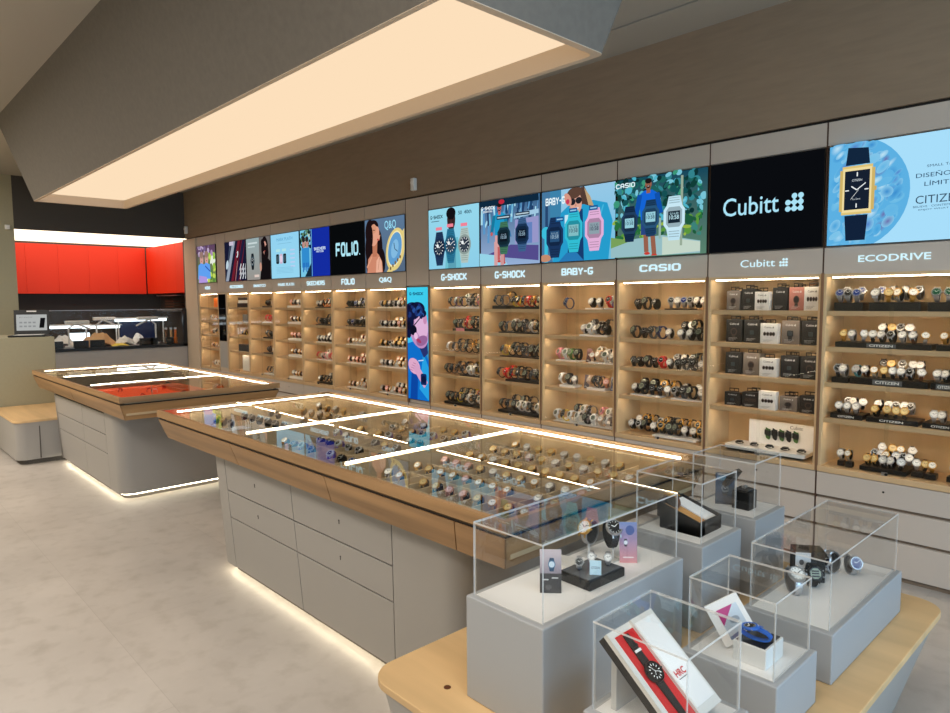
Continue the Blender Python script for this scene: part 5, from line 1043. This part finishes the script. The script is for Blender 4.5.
b = MB(); b.hexa([(-hx+.009, -hy+.009, .0855), (hx-.009, -hy+.009, .0365), (-hx+.009, -.01, .0855), (hx-.009, -.01, .0365), (-hx+.009, -hy+.009, .0945), (hx-.009, -hy+.009, .0445), (-hx+.009, -.01, .0945), (hx-.009, -.01, .0445)], 'gold_card'
       if 'gold_card' in MATS else (mat('gold_card', (206, 150, 84), .5) and 'gold_card')); local(r, b, 'gold_lining')
b = MB(); b.hexa([(-hx+.009, .0, .0855), (hx-.009, .0, .0365), (-hx+.009, hy-.009, .0855), (hx-.009, hy-.009, .0365), (-hx+.009, .0, .0945), (hx-.009, .0, .0445), (-hx+.009, hy-.009, .0945), (hx-.009, hy-.009, .0445)], 'plinth_top'); local(r, b, 'leaflet_insert')
b = MB(); b.box(-hx-.02, -hy+.01, .04, -hx-.002, hy-.01, .11, 'black'); local(r, b, 'folded_lid', bevel=.002)
r.rotation_euler = (0, 0, 0); r.scale = (.92, .92, .92)
disp('brn_gld', -1.262, 2.225, ZA+.083, 'gold watch on brown strap inside the open black box', 1.57, -1.1, .95)
# box B2: small ring box and card
r = empty('jewellery_box', (-1.21, 2.645, ZA), 'small open black cube box under the farthest clear cover', 'box')
b = MB(); b.box(-.036, -.036, 0, .036, .036, .075, 'black'); local(r, b, 'box_body', bevel=.003)
b = MB(); b.box(-.026, -.026, .0755, .026, .026, .081, 'soffit_dark'); b.cyl((0, -.01, .085), (0, .01, .085), .008, 'steel'); local(r, b, 'cushion')
b = MB(); b.box(-.036, -.036, 0, .036, .036, .02, 'black'); o = local(r, b, 'lid', bevel=.003); o.location = (-.045, .0, .108); o.rotation_euler = (0, -1.0, 0)
def f_card3(a): a.vgrad(0, 0, a.w, a.h, (60, 60, 66), (40, 90, 130)); a.watch(a.w*.5, a.h*.5, a.w*.2, (30, 36, 44), (120, 130, 140), (40, 60, 80)); a.ell(a.w*.3, a.h*.85, a.w*.25, a.h*.1, (90, 150, 190)); a.quad(a.w*.1, a.h*.93, a.w*.8, a.h*.97, (200, 210, 220))
card(-1.285, 2.63, ZA, .075, .13, .1, .5, 'dark blue picture card beside the small black cube box', f_card3)
# box C: black carton, watches
ZC2 = .6068
r = empty('product_box', (-.895, 2.47, ZC2), 'upright black and white watch carton in the long low display box', 'box')
b = MB(); b.box(-.05, -.035, 0, .05, .035, .11, 'black'); local(r, b, 'carton', bevel=.002); r.rotation_euler = (0, 0, .6)
a = Art(.05, .1, 'printed_card', (206, 208, 210), .0002); a.text('X17', .006, .03, .03, .014, (60, 60, 64), .02); a.ell(.02, .065, .008, .01, (90, 90, 94)); a.at(-.048, -.0352, .005); local(r, a, 'printed_label')
disp('g_blk', -.86, 2.415, ZC2, 'black sports watch leaning on the carton in long low box', .7, 0, 1.05)
disp('stl_wht', -.865, 2.30, ZC2, 'silver bracelet watch lying in front of the black carton', .9, -.5, 1.3)
disp('stl_blk', -.85, 2.585, ZC2, 'silver watch with dark dial behind the black carton', -.4, .1, 1.2)
disp('stl_blu', -.80, 2.62, ZC2, 'silver blue-dial watch farthest back in the long low box', .9, .0, 1.05)
# box D: white cube with blue watch, leaning booklet
r = empty('display_cube', (-.78, 1.815, ZC2), 'white cube box with black top under the blue watch', 'box')
b = MB(); b.box(-.046, -.056, 0, .046, .056, .055, 'white'); local(r, b, 'box_body', bevel=.002)
b = MB(); b.box(-.04, -.05, .0552, .04, .05, .0567, 'black'); local(r, b, 'black_top')
disp('g_blu', -.738, 1.80, ZC2+.0745, 'bright blue watch lying on the white cube box', 1.75, -1.5, .95, (.95, .5, 1.05))
r = empty('framed_card', (-.893, 1.80, ZC2), 'tilted white framed picture card left of the white cube', 'card')
b = MB(); b.box(-.05, 0, -.06, .05, .016, .06, 'plinth_top'); b.box(-.0502, .001, -.0602, -.0498, .015, .06, 'strap_navy'); k1 = local(r, b, 'frame', bevel=.001)
a = Art(.062, .085, 'printed_card', (196, 208, 218), .0002); a.vgrad(0, 0, .062, .085, (180, 190, 200), (214, 226, 236)); a.poly([(0, .085), (.05, .085), (0, .04)], (190, 60, 130)); a.poly([(0, 0), (.062, 0), (.062, .02), (0, .008)], (60, 90, 140)); a.ell(.036, .045, .014, .01, (150, 160, 170)); a.at(-.026, -.0003, -.048); k2 = local(r, a, 'picture')
r.rotation_euler = (-.35, -.5, .72); r.location = (-.862, 1.82, ZC2+.078)
b = MB(); b.box(-.902, 1.835, ZC2, -.872, 1.85, ZC2+.055, 'acrylic_edge'); o = b.build('card_holder'); tag(o, 'small clear holder propping the tilted framed card', 'stand')
# box E: slanted long case with black watch
r = empty('watch_case', (0, 0, 0), 'long slanted white and red case holding a black watch', 'box')
ux = Vector((.205, -.02, -.165)); ux = Vector((.215, .03, -.175)); P0 = Vector((-.897, 1.264, .825)); P1 = Vector((-.897, 1.444, .825))
side = (P1-P0); dn = Vector((.215, .0, -.178)).normalized(); nn = dn.cross(side.normalized()); nn = nn if nn.z > 0 else -nn
sd = side.normalized(); Lc, Wc = .247, side.length
Mx = Matrix((sd, dn, nn)).transposed().to_4x4(); Mx.translation = P0
def inE(b_): return b_.xf(lambda p: Mx @ p)
mat('case_red', (206, 32, 36), .5); mat('case_white', (226, 222, 214), .5)
b = MB(); b.box(0, 0, -.032, Wc, Lc, -.012, 'black'); inE(b); b.build('case_base', r)
b = MB(); b.box(0, 0, -.0118, Wc*.5, Lc, 0, 'case_white'); inE(b); b.build('case_tray', r)
b = MB(); b.box(.016, .016, .0002, Wc*.49, Lc-.012, .0016, 'case_red'); inE(b); b.build('red_lining', r)
b = MB(); b.box(Wc*.5, 0, -.0118, Wc, Lc, .008, 'case_white'); b.box(Wc*.53, .012, .008, Wc-.008, Lc-.02, .0095, 'plinth_top'); inE(b); ld = b.build('lid_panel', r)
v, f = text_geo('HRC', .02); b = MB(); b.add([(Wc*.555+q[0]*.04, .158-q[1]*.016, .0105) for q in v], [tuple(q[::-1]) for q in f], 'case_red'); inE(b)
b.build('lettering', ld)
v, f = text_geo('HONDA', .0); b = MB(); b.box(Wc*.57, .162, .0098, Wc*.57+.034, .1635, .0105, 'strap_grey'); inE(b); b.build('lettering_line', ld)
r = empty('wristwatch', tuple(Mx @ Vector((.048, .12, .01))), 'black round watch laid flat on the red lining of slanted case', 'watch')
def inEw(b_): return b_.xf(lambda p: Mx @ p)
b = MB()
def flat_strap(y0, y1, w0, w1): b.hexa([(.048-w0, y0, .003), (.048+w0, y0, .003), (.048-w1, y1, .003), (.048+w1, y1, .003), (.048-w0, y0, .007), (.048+w0, y0, .007), (.048-w1, y1, .007), (.048+w1, y1, .007)], 'strap_black')
flat_strap(.022, .10, .009, .012); flat_strap(.14, .238, .012, .008); b.box(.037, .05, .007, .059, .056, .009, 'strap_black'); b.box(.037, .062, .0071, .059, .068, .0092, 'white'); inEw(b); b.build('strap', r)
b = MB(); ringp = lambda rr, z: [(.048+rr*math.cos(2*PI*k/28), .12+rr*math.sin(2*PI*k/28), z) for k in range(28)]
b.loft([ringp(.022, .004), ringp(.025, .006), ringp(.025, .012), ringp(.023, .0155), ringp(.0195, .0155), ringp(.019, .013)], 'blk_metal', caps=False); b.cyl((.073, .12, .009), (.078, .12, .009), .003, 'blk_metal'); inEw(b); b.build('case', r, smooth=True)
b = MB(); b.add(ringp(.0192, .0131), [tuple(range(28))], 'dial_black')
for k in range(12):
    a_ = k*PI/6; c1_, s1_ = math.cos(a_), math.sin(a_); q = lambda rr, t_: (.048+rr*c1_-t_*s1_, .12+rr*s1_+t_*c1_, .0134)
    b.add([q(.0125, -.0011), q(.0175, -.0011), q(.0175, .0011), q(.0125, .0011)], [(0, 1, 2, 3)], 'hand')
for a_, L_ in ((2.2, .010), (.4, .015), (4.2, .016)):
    c1_, s1_ = math.cos(a_), math.sin(a_); q = lambda rr, t_: (.048+rr*c1_-t_*s1_, .12+rr*s1_+t_*c1_, .0138); b.add([q(0, -.0007), q(L_, -.0005), q(L_, .0005), q(0, .0007)], [(0, 1, 2, 3)], 'hand')
inEw(b); b.build('dial', r)
b = MB(); b.hexa([(-.90, 1.29, .6318), (-.885, 1.29, .6318), (-.90, 1.41, .6318), (-.885, 1.41, .6318), (-.90, 1.29, .775), (-.885, 1.29, .7625), (-.90, 1.41, .775), (-.885, 1.41, .7625)], 'acrylic_edge'); o = b.build('case_support'); tag(o, 'clear support behind the slanted red and white watch case', 'stand')

# ================================================================== workshop niche at the back
for i in range(5):
    y0_, y1_ = 1.93+.47*i, 1.93+.47*(i+1); b = MB(); b.box(-13.66, y0_+.0005, 1.765, -13.34, min(y1_, W)-.0005, 2.6, 'red'); o = b.build('wall_cupboard', bevel=.003)
    tag(o, 'red overhead cupboard, %s from left on the workshop back wall' % ORD[i], 'cupboard', 'red cupboards on the workshop back wall')
for i in range(4):
    x0_, x1_ = -13.33+.48*i, -13.33+.48*(i+1); b = MB(); b.box(x0_+.002, W+.01, 1.765, x1_-.002, W+.34, 2.6, 'red'); o = b.build('wall_cupboard', bevel=.003)
    tag(o, 'red overhead cupboard, %s from left on the workshop side wall' % ORD[i], 'cupboard', 'red cupboards on the workshop side wall')
wb = empty('workshop_counter', (-11.9, 3.1, 0), 'long grey workshop counter with black ledge and clear screen', 'counter')
b = MB(); b.box(-12.4, 1.95, 0, -11.42, W-.01, .885, 'grey_panel'); b.build('counter_body', wb)
b = MB(); b.box(-12.4, 1.95, .885, -11.40, W-.01, .93, 'black'); b.build('ledge', wb)
b = MB(); b.box(-11.43, 1.95, .93, -11.424, W-.08, 1.49, 'glass_door'); g_ = b.build('glass_screen', wb)
b = MB(); b.box(-11.44, 1.95, 1.49, -11.415, W-.08, 1.497, 'steel'); b.build('glass_edge', g_)
b = MB(); b.box(-11.46, W-.08, .885, -11.40, W-.02, 1.5, 'black'); b.build('end_post', wb)
b = MB(); b.box(-13.6, 2.0, .0, -13.1, W, .9, 'dark'); o = b.build('rear_workbench'); tag(o, 'dark rear workbench along the workshop back wall', 'workbench')
b = MB(); b.box(-13.66, 3.6, 1.25, -13.4, W-.05, 1.28, 'steel')
b.box(-13.0, W+.05, 1.45, -12.0, W+.3, 1.47, 'steel'); b.box(-13.0, W+.05, 1.72, -12.0, W+.3, 1.735, 'steel')
for k in range(3): b.box(-12.6, W+.06, 1.52+.05*k, -12.2, W+.28, 1.535+.05*k, 'strap_brown')
o = b.build('wall_rack'); tag(o, 'small steel wall rack at the right end of the workshop', 'rack')
def lamp(x, y, z, sx, lab, top=.42):
    r = empty('desk_lamp', (x, y, z), lab, 'lamp'); b = MB(); b.cyl((x, y, z), (x, y, z+.02), .06, 'white', n=16); b.build('base', r)
    b = MB(); b.tube([(x, y, z+.02), (x, y, z+top*.8), (x, y+.1*sx, z+top), (x, y+.3*sx, z+top*.75)], .014, 'white'); b.build('arm', r)
    b = MB(); b.box(x-.05, y+.12*sx-.16, z+top*.98, x+.05, y+.12*sx+.16, z+top*.98+.05, 'white'); b.build('lamp_head', r, bevel=.01)
lamp(-11.75, 2.62, .931, 1, 'leftmost white articulated desk lamp behind the workshop glass', .36); lamp(-11.8, 3.9, .931, -1, 'rightmost white desk lamp behind the workshop glass', .4); lamp(-12.2, 3.12, .931, 1, 'middle white desk lamp behind the workshop glass', .4)
def tube_lamp(y0, y1, z, x, lab):
    r = empty('bench_light', (x, (y0+y1)/2, .93), lab, 'lamp'); b = MB(); b.box(x-.04, y0, z-.012, x-.0, y1, z+.03, 'lamp_tube'); b.build('tube', r, bevel=.006); b = MB(); b.box(x-.06, y0-.02, z+.03, x+.02, y1+.02, z+.05, 'white'); b.build('housing', r, bevel=.004)
    b = MB(); b.cyl((x-.03, y0+.05, .931), (x-.03, y0+.05, z), .01, 'white'); b.cyl((x-.03, y1-.05, .931), (x-.03, y1-.05, z), .01, 'white'); b.build('post', r)
tube_lamp(2.3, 3.0, 1.22, -12.1, 'left glowing bench light behind the workshop glass'); tube_lamp(2.95, 3.5, 1.2, -12.3, 'middle glowing bench light behind the workshop glass'); tube_lamp(3.35, 4.15, 1.31, -12.0, 'right glowing bench light behind the workshop glass')
b = MB(); b.box(-12.38, 2.75, 1.0, -12.33, 3.05, 1.12, 'lamp_tube'); o = b.build('small_monitor'); 
b.box(-12.4, 2.85, .931, -12.3, 2.95, 1.0, 'black'); bpy.data.objects.remove(o); o = b.build('small_monitor'); tag(o, 'small glowing monitor on the workshop counter', 'monitor')
b = MB(); b.box(-12.5, 3.55, .931, -12.45, 4.1, 1.28, 'strap_navy'); o = b.build('storage_box'); tag(o, 'dark blue storage box behind the right bench light', 'box')
mat('cloth', (226, 178, 128), .8)
def heap(x, y, z, sx, sy2, h, m, lab, nm, cat):
    b = MB(); N = 9; vs_ = []; q = random.Random(int(y*100))
    for i in range(N):
        for j in range(N):
            u, v_ = i/(N-1)*2-1, j/(N-1)*2-1; hh = h*max(0, 1-.7*u*u-.7*v_*v_)*q.uniform(.7, 1.2); vs_.append((x+u*sx, y+v_*sy2, z+max(.002, hh)))
    b.add(vs_, [(i*N+j, (i+1)*N+j, (i+1)*N+j+1, i*N+j+1) for i in range(N-1) for j in range(N-1)], m)
    o = b.build(nm); o.modifiers.new('s', 'SOLIDIFY').thickness = .004; tag(o, lab, cat); return o
heap(-11.75, 3.02, .932, .16, .24, .2, 'cloth', 'crumpled tan cloth on the workshop counter', 'crumpled_cloth', 'cloth')
heap(-11.6, 3.28, .932, .08, .12, .04, 'strap_yellow', 'yellow papers on the workshop counter beside the cloth', 'paper_heap', 'papers')
heap(-11.8, 3.42, .932, .1, .14, .14, 'white', 'white papers behind the yellow papers on the workshop counter', 'paper_heap', 'papers')
heap(-12.08, 2.6, .932, .1, .16, .16, 'white', 'white cloth heap left of the tan cloth on the workshop counter', 'crumpled_cloth', 'cloth')
heap(-12.1, 3.72, .932, .1, .1, .16, 'plinth_top', 'pale papers right of the tan cloth on the workshop counter', 'paper_heap', 'papers')
heap(-11.6, 2.32, .932, .1, .12, .12, 'white', 'white papers at the left end of the workshop counter', 'paper_heap', 'papers')
for i, y in enumerate((2.36, 2.62, 2.84, 3.55, 3.7, 3.95)):
    b = MB(); b.box(-11.52, y, .931, -11.47, y+(.2 if i in (1, 2, 3) else .12), 1.04, 'black'); o = b.build('small_sign_box', bevel=.004); tag(o, 'small black box %s from left behind the workshop glass' % ORD[i], 'box', 'black boxes along the workshop ledge')
for i, (y, m) in enumerate(((4.0, 'strap_brown'), (4.08, 'cloth'), (4.15, 'strap_orange'))):
    b = MB(); b.cyl((-11.62, y, .931), (-11.62, y, 1.03), .028, m, n=14); b.cyl((-11.62, y, 1.03), (-11.62, y, 1.16), .018, m, n=10); b.cyl((-11.62, y, 1.16), (-11.62, y, 1.19), .024, 'steel', n=10); o = b.build('tool_bottle'); tag(o, '%s bottle, %s of three at right end of workshop counter' % (('brown', 'tan', 'orange')[i], ORD[i]), 'bottle')
# laptop on the reception desk
r = empty('laptop', (-9.36, 1.68, 1.2155), 'open laptop with a white page on the reception desk', 'laptop'); LW = .36
b = MB(); b.box(-.17, -LW/2, 0, .17, LW/2, .02, 'black'); b.box(-.14, -LW/2+.04, .02, .1, LW/2-.04, .022, 'plinth_top'); k1 = local(r, b, 'keyboard_base', bevel=.003)
b = MB(); b.box(-.012, -LW/2, 0, 0, LW/2, .29, 'black'); b.box(0, -.05, .268, .001, .05, .282, 'white'); k2 = local(r, b, 'lid', bevel=.003); k2.location = (-.17, 0, .02); k2.rotation_euler = (0, -.12, 0)
a = Art(LW-.05, .19, 'screen_picture', (176, 178, 176)); a.poly([(.23, .03), (.28, .03), (.295, .15), (.245, .15)], (20, 20, 22)); a.text('precio', .03, .15, .13, .015, (110, 110, 112))
for k in range(8): a.quad(.03+.045*(k % 4), .04+.045*(k//4), .06+.045*(k % 4), .06+.045*(k//4), (140, 142, 142))
a.xf(lambda p: Vector((.0015-p.y, -LW/2+.025+p.x, .045+p.z))); k3 = a.build('display'); k3.parent = k2
r.rotation_euler = (0, 0, -.35)
# small fixtures on the walls
def sensor(x, y, z, lab, dy=.0):
    r = empty('motion_sensor', (x, y, z), lab, 'sensor'); b = MB(); b.prism(rrect(-.03, -.045, .03, .0, .012), -.06, .06, 'white'); local(r, b, 'housing', bevel=.006); b = MB(); b.cyl((0, -.046, .015), (0, -.05, .015), .02, 'plinth_top', n=14); local(r, b, 'lens'); return r
sensor(-5.37, W+.004, 2.75, 'white motion sensor on brown wall above the tall blue poster'); sensor(-11.29, W+.004, 2.77, 'white motion sensor in the far corner of the brown wall')
r = sensor(-11.398, 1.86, 2.66, 'white sensor on the olive wall left of the workshop'); r.rotation_euler = (0, 0, PI/2); r.scale = (1, 1, .5)

emit_watches(300)
